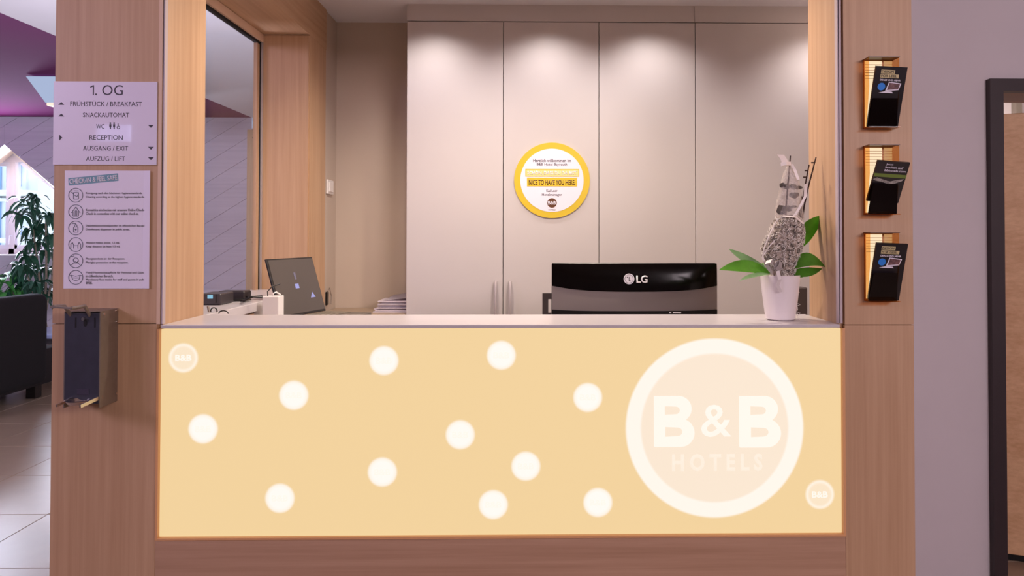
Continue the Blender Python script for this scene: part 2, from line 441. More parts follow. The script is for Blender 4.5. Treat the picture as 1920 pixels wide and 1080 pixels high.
# wood pillars of the booth front
def pillar(name, x0, x1, y1, label, joint):
    st = thing(name, label, 'pillar', (0.5 * (x0 + x1), 0, 0), kind='structure')
    obj('core', box(B(), x0 + 0.004, x1 - 0.003, 0.006, y1 - 0.002, 0, HC), plain('pillar_core', '#6b4c3d', 0.8), st)
    obj('panel', box(B(), x0, x1, 0.0, y1, joint + 0.0008, HC, 0.0003), OAK, st)
    obj('panel', box(B(), x0, x1, 0.0, y1, 0.0, joint - 0.0008, 0.0003), OAK, st)
    return st
pillar('wall_front_left', -1.187, -0.931, 0.232, 'oak veneered pillar to the left of the reception opening, carrying the two notices', 1.199)
pillar('wall_front_right', 0.7835, 0.958, 0.2, 'oak veneered pillar to the right of the reception opening, carrying the brochure holders', 1.194)
# inner faces (jambs) of the pillars above the counter
struct('trim_1', box(B(), -0.931, XL, 0.012, 0.232, 0, HC, 0.0006), OAK, 'oak jamb lining on the inner side of the notice pillar', 'trim')
struct('trim_2', box(B(), XR, 0.7835, 0.012, 0.2, 0, HC, 0.0006), OAK, 'oak jamb lining on the inner side of the brochure pillar', 'trim')
# shutter guide rails: two aluminium lips with a black slot between them
def rail(name, xs, label):
    st = thing(name, label, 'rail', (xs[1], 0, ZC), kind='structure')
    obj('lip', box(B(), xs[0], xs[1], -0.002, 0.012, ZC + 0.002, HC), OAKEDGE if xs[0] < 0 else RAILGREY, st)
    obj('slot', box(B(), xs[1], xs[2], 0.002, 0.0115, ZC + 0.002, HC), BLACKGAP, st)
    obj('lip', box(B(), xs[2], xs[3], -0.002, 0.012, ZC + 0.002, HC), RAILGREY, st)
rail('trim_3', (-0.9315, -0.9228, -0.9195, -0.9165), 'shutter guide rail with a black slot on the notice pillar')
rail('trim_4', (0.7665, 0.7692, 0.7716, 0.7770), 'shutter guide rail with a black slot on the brochure pillar')
struct('wall_header', box(B(), -0.93, 0.78, 0.015, 0.23, 2.26, HC), OAKH, 'oak header over the reception opening', 'wall')

# booth side wall with the interior window
WX0, WX1 = -1.142, XL; WY0, WY1 = 0.232, 1.183; WZ0, WZ1 = 1.16, 2.243
wl = thing('wall_left', 'oak clad side wall of the booth around the interior window', 'wall', (WX1, 0.8, 0), kind='structure')
obj('panel', box(B(), WX0, WX1, WY0, WY1, 0, WZ0), OAKD, wl)
obj('panel', box(B(), WX0, WX1, WY0, 1.42, WZ1, HC), OAKD, wl)
obj('panel', box(B(), WX0, WX1, WY1, 1.275, 0, WZ1), OAK, wl)
obj('panel', box(B(), WX0, WX1 - 0.002, 1.277, 1.42, 0, WZ1), OAK, wl)
obj('panel', box(B(), WX0, WX1 - 0.004, WY1 - 0.006, WY1, WZ0, WZ1 - 0.004), OAK, wl)
win = thing('window_1', 'interior glass pane in the booth side wall looking into the lounge', 'window', (WX0, 0.7, WZ0), kind='structure')
obj('glass_pane', box(B(), -1.128, -1.122, WY0 + 0.005, WY1 - 0.01, WZ0 + 0.03, WZ1 - 0.02), GLASS, win)
obj('frame_strip', box(B(), -1.134, -1.1195, WY1 - 0.046, WY1 - 0.0205, WZ0 + 0.03, WZ1 - 0.045), OAK, win)
obj('gasket', box(B(), -1.133, -1.117, WY1 - 0.020, WY1 - 0.008, WZ0 + 0.03, WZ1 - 0.035), BLACKGAP, win)
obj('gasket', box(B(), -1.133, -1.117, WY0 + 0.002, WY1 - 0.008, WZ1 - 0.045, WZ1 - 0.035), BLACKGAP, win)
obj('frame_strip', box(B(), -1.140, -1.108, WY0 + 0.002, WY1 - 0.008, WZ1 - 0.035, WZ1 - 0.002), OAKEDGE, win)
obj('frame_strip', box(B(), -1.117, -1.109, WY1 - 0.014, WY1 - 0.008, WZ0 + 0.03, WZ1 - 0.035), ALU, win)
sill = struct('window_1_sill', box(B(), WX0, -0.912, 0.233, WY1 - 0.006, 1.166, ZC, 0.002), WHITELAM, 'white laminate ledge under the interior window beside the counter', 'ledge')
struct('wall_booth_left', box(B(), WX0, XL - 0.006, 1.42, 1.61, 0, BCEIL), TAUPEW, 'short taupe wall strip with the light switch behind the oak wall', 'wall')
struct('wall_back', box(B(), WX0, 1.45, 1.61, 1.70, 0, BCEIL), TAUPEW, 'taupe back wall behind the reception desk, seen beside the cabinets', 'wall')
b = B(); f_ = b.faces.new([b.verts.new((x, y, 0)) for x, y in ((0.80, 0.2), (0.955, 0.2), (1.45, 1.2), (1.45, 1.61), (1.36, 1.61), (1.36, 1.2), (0.90, 0.27), (0.80, 0.25))])
g = bmesh.ops.extrude_face_region(b, geom=[f_]); bmesh.ops.translate(b, vec=(0, 0, HC), verts=[v for v in g['geom'] if isinstance(v, bmesh.types.BMVert)]); bmesh.ops.recalc_face_normals(b, faces=b.faces[:])
struct('wall_booth_right', b, TAUPEW, 'taupe end wall of the booth hidden by the brochure pillar', 'wall')

# wall with the doorway
DX0, DX1 = 1.959, 2.86
wr = thing('wall_right', 'pale lavender wall between the brochure pillar and the doorway', 'wall', (1.7, 1.2, 0), kind='structure')
b = B(); box(b, 1.35, 1.93, 1.2, 1.43, 0, HC); box(b, 1.93, DX1 + 0.03, 1.2, 1.43, 2.05, HC); box(b, DX1 + 0.03, 4.2, 1.2, 1.43, 0, HC)
obj('plaster', b, WALLW, wr)
d1 = thing('door_1', 'doorway with a dark brown frame and an oak leaf standing ajar', 'door', (DX0, 1.2, 0), kind='structure')
b = B(); prism(b, [(1.903, 0), (DX0, 0), (DX0, 2.021), (DX1, 2.021), (DX1, 0), (DX1 + .056, 0), (DX1 + .056, 2.073), (1.903, 2.073)], 1.17, 1.215)
obj('door_frame', b, DARKFRAME, d1)
b = B(); box(b, DX0 - 0.03, DX0 - 0.002, 1.215, 1.44, 0, 2.02); box(b, DX0 - 0.03, DX1 + 0.03, 1.215, 1.44, 2.021, 2.05)
obj('door_lining', b, LINING, d1)
# leaf ajar
M = Matrix.Translation((2.0, 1.375, 0)) @ Matrix.Rotation(math.radians(-22), 4, 'Z')
b = box(B(), 0.0, 0.84, 0, 0.04, 0.028, 1.955, 0.002); b.transform(M); obj('door_leaf', b, OAKDOOR, d1)
b = box(B(), 0.0, 0.84, 0.004, 0.036, 0.003, 0.027); b.transform(M); obj('bottom_seal', b, BLACKGAP, d1)
struct('wall_room_behind', box(B(), 1.5, 4.2, 3.0, 3.1, 0, HC), WALLW, 'pale wall of the room behind the doorway', 'wall')
b = B(); p = P(1911, 195, 2.95)
struct('trim_5', box(B(), p.x - 0.02, p.x + 0.02, 2.95, 3.0, 0, 2.6), plain('grey_profile', '#8a8078', 0.5), 'grey upright profile on the wall behind the doorway', 'trim')

# lounge: plank clad gable wall with a dormer opening
WYL = 6.3
def clip(poly, nx, nz, c, keep_less=True):
    out = []
    for i, (x, z) in enumerate(poly):
        x2, z2 = poly[(i + 1) % len(poly)]
        d1_, d2_ = nx * x + nz * z - c, nx * x2 + nz * z2 - c
        if not keep_less: d1_, d2_ = -d1_, -d2_
        if d1_ <= 0: out.append((x, z))
        if (d1_ < 0 < d2_) or (d2_ < 0 < d1_):
            t = d1_ / (d1_ - d2_); out.append((x + (x2 - x) * t, z + (z2 - z) * t))
    return out
pk = P(8, 271, WYL); pe = P(103, 352, WYL); sl = (pe.z - pk.z) / (pe.x - pk.x)
zs = 1.19; hw = (zs - pk.z) / sl
lw = thing('wall_lounge', 'grey diagonal plank wall of the lounge around a gabled dormer opening', 'wall', (-5, WYL, 0), kind='structure')
pieces = [[(-7.4, 0), (-3.13, 0), (-3.13, zs), (-7.4, zs)],
          [(pk.x + hw, zs), (-3.13, zs), (-3.13, HC), (pk.x, HC), (pk.x, pk.z)],
          [(-7.4, zs), (pk.x - hw, zs), (pk.x, pk.z), (pk.x, HC), (-7.4, HC)]]
ang = math.radians(32); nx, nz = -math.sin(ang), math.cos(ang); wd = 0.19
for pc in pieces:
    if pc[1][0] < pc[0][0]: pc = [q for q in pc if q[0] > -9]
    ds = [nx * x + nz * z for x, z in pc]
    k0 = math.floor(min(ds) / wd)
    for k in range(k0, math.ceil(max(ds) / wd)):
        q = clip(pc, nx, nz, k * wd + 0.0015, False); q = clip(q, nx, nz, (k + 1) * wd - 0.0015, True) if len(q) > 2 else q
        if len(q) < 3: continue
        area = abs(sum(q[i][0] * q[(i + 1) % len(q)][1] - q[(i + 1) % len(q)][0] * q[i][1] for i in range(len(q)))) / 2
        if area < 0.002: continue
        obj('plank', prism(B(), q, WYL + random.uniform(0, 0.004), WYL + 0.03), PLANK, lw)
b = B()
for pc in pieces: prism(b, pc, WYL + 0.03, WYL + 0.09)
obj('backing', b, plain('plank_backing', '#8a8492', 0.9), lw)
# dormer niche
WYD = 6.78
pk2 = P(25, 288, WYD)
dn = thing('wall_dormer', 'cream plastered dormer niche behind the lounge plank wall', 'wall', (pk2.x, WYD, zs), kind='structure')
def quad_slab(bm, q, t):
    vs = [bm.verts.new(v) for v in q]; f_ = bm.faces.new(vs)
    bmesh.ops.solidify(bm, geom=[f_], thickness=t); return bm
a0 = Vector((pk.x, WYL + 0.09, pk.z)); a1 = Vector((pk.x - hw, WYL + 0.09, zs)); c0 = Vector((pk2.x, WYD, pk2.z)); c1 = Vector((pk2.x - hw, WYD, pk2.z + hw * sl))
obj('soffit', quad_slab(B(), [a0, a1, c1, c0], 0.01), CREAM, dn)
e1 = Vector((pk.x + hw, WYL + 0.09, zs)); g1 = Vector((pk2.x + hw, WYD, pk2.z + hw * sl))
obj('soffit', quad_slab(B(), [a0, c0, g1, e1], -0.01), CREAM, dn)
obj('niche_ledge', box(B(), pk.x - hw - 0.3, pk.x + hw + 0.3, WYL + 0.09, WYD, zs - 0.05, zs), WINWHITE, dn)
# window wall of the dormer: gable head, mullion, two windows
zt = P(30, 304, WYD).z; zw = zs + 0.06
xm0, xm1 = P(17, 400, WYD).x, P(27, 400, WYD).x
b = B(); gx = (pk2.z - zt) / -sl
prism(b, [(pk2.x - gx - 1.2, zt), (pk2.x + gx, zt), (pk2.x, pk2.z), (pk2.x - 1.2, pk2.z)], WYD, WYD + 0.08)
box(b, xm0, xm1, WYD, WYD + 0.08, zs, zt)
box(b, pk2.x - 1.6, pk2.x + hw + 0.2, WYD, WYD + 0.08, zs - 0.3, zw)
obj('gable_plaster', b, WALLW, dn)
def casement(name, x0, x1, label):
    st = thing(name, label, 'window', (0.5 * (x0 + x1), WYD, zw), kind='structure')
    b = B(); f_ = 0.045
    for q in ((x0, x1, zw, zw + f_), (x0, x1, zt - f_, zt), (x0, x0 + f_, zw + f_, zt - f_), (x1 - f_, x1, zw + f_, zt - f_)):
        box(b, q[0], q[1], WYD + 0.01, WYD + 0.06, q[2], q[3])
    obj('window_frame', b, WINWHITE, st)
    obj('glass_pane', box(B(), x0 + f_, x1 - f_, WYD + 0.03, WYD + 0.036, zw + f_, zt - f_), GLASS, st)
casement('window_2', xm0 - 0.8, xm0, 'white framed dormer window at the edge of the lounge, cut off by the picture')
w3 = thing('window_3', 'white framed dormer window behind the leafy lounge plant', 'window', (xm1 + 0.5, WYD, zw), kind='structure')
xe = pk2.x + hw
b = B(); box(b, xm1, xe, WYD + 0.01, WYD + 0.06, zw, zw + 0.045); box(b, xm1, xm1 + 0.03, WYD + 0.01, WYD + 0.06, zw, zt)
prism(b, [(pk2.x + gx, zt), (pk2.x + gx - 0.05, zt - 0.02), (xe - 0.06, zw), (xe + 0.02, zw)], WYD + 0.01, WYD + 0.06)
obj('window_frame', b, WINWHITE, w3)
obj('glass_pane', prism(B(), [(xm1 + 0.03, zw + 0.04), (xe - 0.06, zw + 0.04), (pk2.x + gx - 0.03, zt - 0.005), (xm1 + 0.03, zt - 0.005)], WYD + 0.03, WYD + 0.036), GLASS, w3)
q = P(21, 442, WYD - 0.02); b = B(); tube(b, [(q.x, WYD - 0.02, q.z), (q.x, WYD - 0.05, q.z), (q.x - 0.01, WYD - 0.05, q.z - 0.10)], 0.007)
obj('handle', b, WINWHITE, w3)
# tan wall end with a bright transom at the far end of the window view
xt = P(463, 300, WYL).x; zt2 = P(470, 243, WYL).z
struct('wall_lounge_end', box(B(), xt, -0.6, WYL, WYL + 0.1, 0, zt2), TAN, 'tan board wall next to the grey planks, seen through the interior window', 'wall')
w4 = thing('window_4', 'narrow bright transom above the tan wall in the lounge', 'window', (xt, WYL, zt2), kind='structure')
obj('glass_pane', box(B(), xt, -0.6, WYL + 0.04, WYL + 0.046, zt2, HC), GLASS, w4)
obj('window_frame', box(B(), xt, -0.6, WYL + 0.02, WYL + 0.07, zt2, zt2 + 0.02), WINWHITE, w4)
for (px, py, hpx, lb) in ((478, 268, 20, 'upper dark wedge bracket on the tan wall'), (477, 463, 20, 'lower dark wedge bracket on the tan wall')):  # dark triangular marks on the tan boards, built as thin wedges
    a = P(px, py, WYL - 0.01); s = SC(WYL)
    tag(obj('wedge_mark', prism(B(), [(a.x - 3 * s, a.z + hpx / 2 * s), (a.x + 3 * s, a.z + hpx / 2 * s), (a.x + 3 * s, a.z - hpx / 2 * s)], WYL - 0.04, WYL - 0.0005), BLACK, origin=(a.x, WYL, a.z)), lb, 'mark', 'wedge marks')
# building across the street, seen through the dormer windows
YF = 12.5; s = SC(YF)
bd = thing('building', 'bright plastered house front across the street, behind the dormer windows', 'building', P(40, 480, YF))
q0, q1 = P(-80, 600, YF), P(72, 280, YF)
obj('facade', box(B(), q0.x, q1.x, YF, YF + 0.4, -3, q1.z), FACADE, bd)
def fwin(px0, px1, py0, py1):
    a, c = P(px0, py1, YF), P(px1, py0, YF)
    f_ = obj('window', box(B(), a.x - 0.08, c.x + 0.08, YF - 0.06, YF + 0.02, a.z - 0.08, c.z + 0.08), WINWHITE, bd)
    obj('pane', box(B(), a.x, (a.x + c.x) / 2 - 0.03, YF - 0.09, YF - 0.05, a.z, c.z), FACWIN, f_)
    obj('pane', box(B(), (a.x + c.x) / 2 + 0.03, c.x, YF - 0.09, YF - 0.05, a.z, c.z), FACWIN, f_)
fwin(31, 45, 308, 350); fwin(-14, 8, 300, 470); fwin(31, 45, 395, 440)
for (y0, y1, pr) in ((358, 368, 0.35), (372, 378, 0.2), (446, 455, 0.25)):
    a, c = P(-80, y1, YF), P(76, y0, YF)
    obj('cornice', box(B(), a.x, c.x, YF - pr, YF, a.z, c.z, 0.02), FACADE, bd)
a = P(76, 372, YF + 3)
tag(obj('house_front', box(B(), a.x - 0.5, a.x + 9, YF + 3, YF + 3.4, -3, P(90, 372, YF + 3).z), FACADE, origin=(a.x, YF + 3, 0)), 'lower pale house front farther along the street', 'building')

# ================================================================== RECEPTION COUNTER
ct = thing('reception_counter', 'oak fronted reception counter with a white ledge top', 'counter', (0, 0.1, 0))
obj('counter_top', box(B(), XL + 0.001, XR - 0.001, -0.004, 0.230, ZC - 0.009, ZC, 0.0012), WHITELAM, ct)
obj('front_panel', box(B(), -0.9305, 0.783, 0.0, 0.03, 0.0, ZB - 0.006, 0.0008), OAKH, ct)
obj('body', box(B(), -0.920, 0.770, 0.12, 0.225, 0.0, ZC - 0.0095), WHITELAM, ct)
# illuminated panel
lp = thing('illuminated_panel', 'glowing yellow light panel with pale dots and a round logo on the counter front', 'sign', (0, 0.0, ZB))
x0, x1 = -0.930, 0.7825
b = B()
box(b, x0, x0 + 0.006, -0.003, 0.02, ZB - 0.005, ZC - 0.010); box(b, x1 - 0.006, x1, -0.003, 0.02, ZB - 0.005, ZC - 0.010); box(b, x0 + 0.006, x1 - 0.006, -0.003, 0.02, ZB - 0.005, ZB)
obj('panel_frame', b, LITEDGE, lp)
obj('lit_face', box(B(), x0 + 0.007, x1 - 0.007, 0.006, 0.115, ZB + 0.001, ZC - 0.0115), PANEL, lp)
YP = 0.006
DOT1 = lit_ring('lit_dot', 0, 0, 0.0290, 0.0352, 0.0035, '#f1d19b', '#fff4e6', '#fffaf2')
DOT2 = lit_ring('lit_dot_faint', 0, 0, 0.0290, 0.0352, 0.0035, '#f1d19b', '#fff1de', '#f9e4c6')  # uneven backlight of some dots, put into their colours
SB = SC(YP)
def ringdisc(name, mat, px, py, r, yo, parent, n=48):
    c = P(px, py, YP); M_ = Vector((c.x, YP, c.z)) - frame(parent).translation
    bm = prism(B(), circle(0, 0, r, n), -yo, 0)
    return obj(name, bm, mat, parent, local=True, origin=None), M_
for (px, py, fnt) in ((344, 671, 1), (720, 676, 0), (940, 666, 0), (551, 741, 0), (1102, 745, 0), (381, 804, 0), (863, 815, 0),
                      (717, 885, 0), (986, 874, 0), (525, 934, 0), (925, 946, 0), (1121, 942, 0), (1537, 927, 1)):
    o, off = ringdisc('dot', DOT2 if fnt else DOT1, px, py, 0.0385, 0.0006, lp); o.location = off
    FR[o.name] = Matrix.Translation((off.x, YP, off.z + ZB))
    bm = text_bm('B&B', 0.040, 0.016, 0.0003, 0.03); bm.transform(Matrix.Translation((0, -0.0006, 0)) @ FACE)
    obj('dot_lettering', bm, LITWHITE, o, local=True)
o, off = ringdisc('logo_disc', lit_ring('lit_logo', 0, 0, 0.1855, 0.2235, 0.003, '#f1d19b', '#fff6ea', '#f9e6d0'), 1340, 802, 0.228, 0.0006, lp, 96)
o.location = off
FR[o.name] = Matrix.Translation((off.x, YP, off.z + ZB))
def letter_b(px0, px1, py0, py1):
    def X(u): return u
    # unit outline (width 1, height 1.32)
    def arc(cx, cy, rx, ry, a, c, n=10): return [(cx + rx * math.cos(a + (c - a) * i / n), cy + ry * math.sin(a + (c - a) * i / n)) for i in range(n + 1)]
    out = [(0.02, 0.0)] + arc(0.66, 0.275, 0.34, 0.275, -PI / 2, PI * 0.36, 12) + arc(0.60, 0.745, 0.33, 0.255, -PI * 0.30, PI / 2, 12) + [(0.0, 1.0), (0.0, 0.02)]
    h1 = [(0.28, 0.20)] + arc(0.58, 0.295, 0.12, 0.085, -PI / 2, PI / 2, 8) + [(0.28, 0.39)]
    h2 = [(0.27, 0.63)] + arc(0.54, 0.715, 0.10, 0.075, -PI / 2, PI / 2, 8) + [(0.27, 0.80)]
    bm = poly_curve_bm([out, h1, h2], 0.0006)
    a, c = P(px0, py1, YP), P(px1, py0, YP)
    bm.transform(Matrix.Translation((a.x, YP - 0.0006, a.z)) @ FACE @ Matrix.Diagonal((c.x - a.x, c.z - a.z, 1, 1)))
    return bm
obj('letter', letter_b(1226, 1302, 742, 838), LITWHITE, o)
obj('letter', letter_b(1386, 1464, 742, 839), LITWHITE, o)
obj('ampersand', put_text(B(), '&', 1343, 789, 57, 60, YP - 0.0006, 0.008), LITWHITE, o)
obj('lettering', put_text(B(), 'H O T E L S', 1345, 867, 170, 32, YP - 0.0006, 0.035), emit('lit_pale', '#fdeedc', 1.0), o)

# ================================================================== NOTICES ON THE PILLAR
sg = thing('direction_sign', 'lavender white direction sign headed 1. OG with small arrows on the oak pillar', 'sign', (-1.061, 0, 1.592))
obj('board', box(B(), -1.188, -0.934, -0.004, -0.0004, 1.592, 1.799, 0.0004), LAMINATE, sg)
b = B(); YS = -0.004
put_text(b, '. OG', 204.5, 169, 51, 19, YS)
c = P(174, 169, YS); k = SC(YS)
box(b, c.x, c.x + 2.2 * k, YS - 0.0003, YS, c.z - 9.2 * k, c.z + 9.2 * k); prism(b, [(c.x - 4.6 * k, c.z + 4.2 * k), (c.x - 4.6 * k, c.z + 6.4 * k), (c.x + 0.2 * k, c.z + 9.2 * k), (c.x + 0.4 * k, c.z + 6.6 * k)], YS - 0.0003, YS)
for body, px, py, wp in (('FRÜHSTÜCK / BREAKFAST', 199, 194, 132), ('SNACKAUTOMAT', 199, 215.5, 85), ('WC', 188, 237, 15), ('RECEPTION', 199, 258, 61), ('AUSGANG / EXIT', 198, 278, 83), ('AUFZUG / LIFT', 198, 297.5, 72)):
    obj('lettering', put_text(B(), body, px, py, wp, 10.5 if 'Ü' in body else 8.5, YS), INK, sg)
obj('lettering', b, INK, sg)
def tri(px, py, d):
    c = P(px, py, YS); s = SC(YS); k, h = 5.5 * s, 2.7 * s
    pts = {'u': [(-k, -h), (k, -h), (0, h)], 'd': [(-k, h), (0, -h), (k, h)], 'r': [(-h, -k), (h, 0), (-h, k)]}[d]
    return prism(B(), [(c.x + x, c.z + z) for x, z in pts], YS - 0.0004, YS)
for px, py, d in ((115, 194, 'u'), (115, 215.5, 'u'), (114, 258, 'r'), (283, 237, 'd'), (283, 278, 'd'), (283, 297.5, 'd')):
    obj('arrow', tri(px, py, d), INK, sg)
s = SC(YS)
for px in (207, 214):
    b = B(); c = P(px, 231, YS); prism(b, circle(c.x, c.z, 1.6 * s, 12), YS - 0.0004, YS)
    c = P(px, 236, YS); box(b, c.x - 1.8 * s, c.x + 1.8 * s, YS - 0.0004, YS, c.z - 2.5 * s, c.z + 3 * s); c = P(px, 240, YS); box(b, c.x - 1 * s, c.x + 1 * s, YS - 0.0004, YS, c.z - 2 * s, c.z + 2 * s)
    obj('figure_symbol', b, INK, sg)
b = B(); c = P(222, 239, YS); ring(b, c.x, c.z, 2 * s, 3 * s, YS - 0.0004, YS, 20); c = P(221.5, 234, YS); box(b, c.x - 0.6 * s, c.x + 0.6 * s, YS - 0.0004, YS, c.z - 3 * s, c.z + 2.5 * s)
obj('wheelchair_symbol', b, INK, sg)

nt = thing('notice_sheet', 'hygiene notice sheet with a teal heading bar and six round icons on the oak pillar', 'sheet', (-1.0545, 0, 1.286))
b = B(); n = 12                      # paper, its free edge slightly lifted
rows = []
for i in range(n + 1):
    t = i / n; x = -1.160 + 0.211 * t
    y = -0.0014 - 0.003 * max(0, t - 0.985) / 0.015
    rows.append([b.verts.new((x, y, z)) for z in (1.286, 1.43, 1.578)])
fs = []
for A, Bb in zip(rows, rows[1:]):
    for k in range(2): fs.append(b.faces.new((A[k], Bb[k], Bb[k + 1], A[k + 1])))
bmesh.ops.recalc_face_normals(b, faces=b.faces[:])
g = bmesh.ops.extrude_face_region(b, geom=fs); bmesh.ops.translate(b, vec=(0, 0.0004, 0), verts=[v for v in g['geom'] if isinstance(v, bmesh.types.BMVert)])
bmesh.ops.recalc_face_normals(b, faces=b.faces[:])
obj('sheet', b, PAPER, nt)
YN = -0.0018
a = [P(128, 334, YN), P(221, 325, YN), P(222, 339, YN), P(129, 348, YN)]
obj('heading_bar', prism(B(), [(q.x, q.z) for q in a], YN, YN + 0.0004), TEAL, nt)
b = B(); put_text(b, 'CHECK-IN & FEEL SAFE', 175, 336.5, 88, 9.5, YN - 0.0002, 0.02, rot=math.radians(5.4)); obj('heading_lettering', b, PAPERW, nt)
b = B()
for body, py, wp in (('Reinigung nach den höchsten Hygienestandards.', 362.5, 104), ('Cleaning according to the highest hygiene standards.', 369.5, 108),
                     ('Kontaktlos einchecken mit unserem Online Check-In.', 393.5, 113), ('Check in contactless with our online check-in.', 400.5, 97),
                     ('Desinfektionsmittelspender im öffentlichen Bereich.', 423.5, 111), ('Disinfectant dispenser in public areas.', 430.5, 81),
                     ('Abstand halten (mind. 1,5 m).', 455.5, 62), ('Keep distance (at least 1.5 m).', 462.5, 63),
                     ('Plexiglasschutz an der Rezeption.', 485.5, 72), ('Plexiglas protection at the reception.', 492.5, 78),
                     ('Mund-Nasenschutzpflicht für Personal und Gäste', 511.5, 108), ('im öffentlichen Bereich.', 517.5, 50),
                     ('Mandatory face masks for staff and guests in public', 524.5, 111), ('areas.', 530.5, 12)):
    obj('lettering', put_text(B(), body, 161, py, wp, 4.6, YN, 0.0, align='LEFT'), INK, nt)
s = SC(YN)
def icon(px, py, k):
    c = P(px, py, YN); b = B(); y0, y1 = YN - 0.0004, YN
    ring(b, c.x, c.z, 12.4 * s, 13.4 * s, y0, y1, 40)
    def L(pts, w_=0.45):
        for (x0, z0), (x1, z1) in zip(pts, pts[1:]):
            d = Vector((x1 - x0, z1 - z0)); nrm = Vector((-d.y, d.x)).normalized() * w_
            prism(b, [((c.x + (x0 + nrm.x) * s), c.z + (z0 + nrm.y) * s), ((c.x + (x1 + nrm.x) * s), c.z + (z1 + nrm.y) * s),
                      ((c.x + (x1 - nrm.x) * s), c.z + (z1 - nrm.y) * s), ((c.x + (x0 - nrm.x) * s), c.z + (z0 - nrm.y) * s)], y0, y1)
    if k == 0: L([(-4, -7), (5, -7), (5, 5), (-4, 5), (-4, -7)]); L([(-8, 6), (-4, 2)]); L([(-3, 8), (5, 8)]); L([(-2, 0), (2, -3), (4, 1)])
    if k == 1: L([(-8, -2), (0, 9), (8, -2)]); L([(-5, 0), (-5, -8), (5, -8), (5, 0)]); L([(-1, -8), (-1, 2), (2, 2), (2, -8)])
    if k == 2: L([(-4, -8), (4, -8), (4, 2), (-4, 2), (-4, -8)]); L([(-2, 2), (-2, 6), (2, 6), (2, 2)]); L([(0, 6), (0, 8), (-7, 8)]); L([(-2, -3), (2, -3)]); L([(0, -5), (0, -1)])
    if k == 3: L([(-9, -7), (-9, 1), (-6, 4), (-4, -1), (-4, -7)]); L([(9, -7), (9, 1), (6, 4), (4, -1), (4, -7)]); L([(-3, -2), (3, -2)])
    if k == 4: ring(b, c.x, c.z + s, 4 * s, 5 * s, y0, y1, 20); L([(-8, -8), (-4, -4), (4, -4), (8, -8)]); L([(-9, 8), (-3, 9)]); L([(-2, -1), (2, -3), (6, 0)])
    if k == 5: L([(-8, 4), (0, 2), (8, 4), (6, -4), (0, -6), (-6, -4), (-8, 4)]); L([(-8, 4), (-11, 3)]); L([(8, 4), (11, 3)]); L([(-5, -1), (5, -1)])
    return b
for k, py in enumerate((366, 397, 427.5, 458.5, 489, 520)):
    obj('round_icon', icon(142, py, k), INKBLUE, nt)

# lit emergency light box on the opposite wall: the laminated sign mirrors it
el = thing('emergency_light', 'lit white emergency light box high on the wall opposite the desk', 'light box', (-4.56, -6.2, 2.42))
obj('housing', box(B(), -4.75, -4.37, -6.1995, -6.15, 2.42, 2.62, 0.006), WHITEP, el)
obj('lit_face', box(B(), -4.74, -4.38, -6.150, -6.146, 2.43, 2.61), emit('emergency_glow', '#b9bcf4', 5.0), el)
obj('lit_border', box(B(), -4.39, -4.372, -6.150, -6.144, 2.425, 2.615), emit('emergency_edge', '#c9ccff', 9.0), el)

# ================================================================== HAND SANITISER DISPENSER
dsx0, dsx1, dsy = -1.111, -1.026, -0.074
dz0, dz1 = P(187, 765, dsy).z, P(187, 587, dsy).z
dp = thing('sanitizer_dispenser', 'wall dispenser with dark front, steel sides, elbow lever and drip tray on the oak pillar', 'dispenser', (0.5 * (dsx0 + dsx1), 0, dz0))
b = B(); t_ = 0.002
box(b, dsx1 - t_, dsx1, dsy, -0.0005, dz0, dz1 + 0.004); box(b, dsx0, dsx0 + t_, dsy, -0.0005, dz0, dz1 + 0.004); box(b, dsx0 + t_, dsx1 - t_, dsy + 0.004, -0.0005, dz1 + 0.002, dz1 + 0.004)
box(b, dsx0 + t_, dsx1 - t_, -0.004, -0.0005, dz0, dz1 + 0.002)
obj('housing', b, STEEL, dp)
fp = obj('front_plate', box(B(), dsx0 + t_, dsx1 - t_, dsy - 0.001, dsy + 0.004, dz0 + 0.01, dz1, 0.001), NAVY, dp)
for px in (142, 178):
    a = P(px, 605, dsy - 0.001); obj('slot', box(B(), a.x - 0.0015, a.x + 0.0015, dsy - 0.0016, dsy - 0.001, a.z - 0.012, a.z + 0.012), BLACKGAP, fp)
a = P(160, 606, dsy - 0.001); obj('slot', prism(B(), [(a.x + 0.004 * math.cos(q), a.z + (0.010 if math.sin(q) > 0 else 0.008) * math.sin(q)) for q in [2 * PI * i / 20 for i in range(20)]], dsy - 0.0018, dsy - 0.001), BLACKGAP, fp)
a = P(156, 735, dsy - 0.001); b = B(); box(b, a.x - 0.014, a.x + 0.014, dsy - 0.0022, dsy - 0.001, a.z - 0.007, a.z + 0.007, 0.0006); obj('viewing_window', b, plain('viewing_window', '#3d3746', 0.3), fp)
b = B(); a = P(157, 598, dsy - 0.004); tube(b, [(a.x, dsy - 0.001, a.z), (a.x, dsy - 0.008, a.z)], 0.004, 12); obj('nozzle_knob', b, CHROME, dp)
# elbow lever: one U-shaped flat bar
def lever_pts(pxs):
    (x0, y0), (x1, y1), (x2, y2) = pxs
    k1 = P(x1, y1, -0.090); k0 = P(x0, y0, -0.070)
    return [P(x0, y0 + 1, -0.055), k0, k0.lerp(k1, 0.85), k1, k1.lerp(P(x2, y2, -0.145), 0.12), P(x2, y2, -0.145)]
b = B()
A1 = lever_pts(((134, 593), (121, 574), (99, 575))); A2 = lever_pts(((170, 594), (159, 574), (134, 578)))
tube(b, A1, 0.0042, 10); tube(b, A2, 0.0042, 10)
strip(b, [A1[-1] + Vector((-0.004, 0, 0)), A2[-1] + Vector((0.004, 0, 0))], 0.008, 0.004, (0, 1, 0))
obj('elbow_lever', b, STEEL, dp)
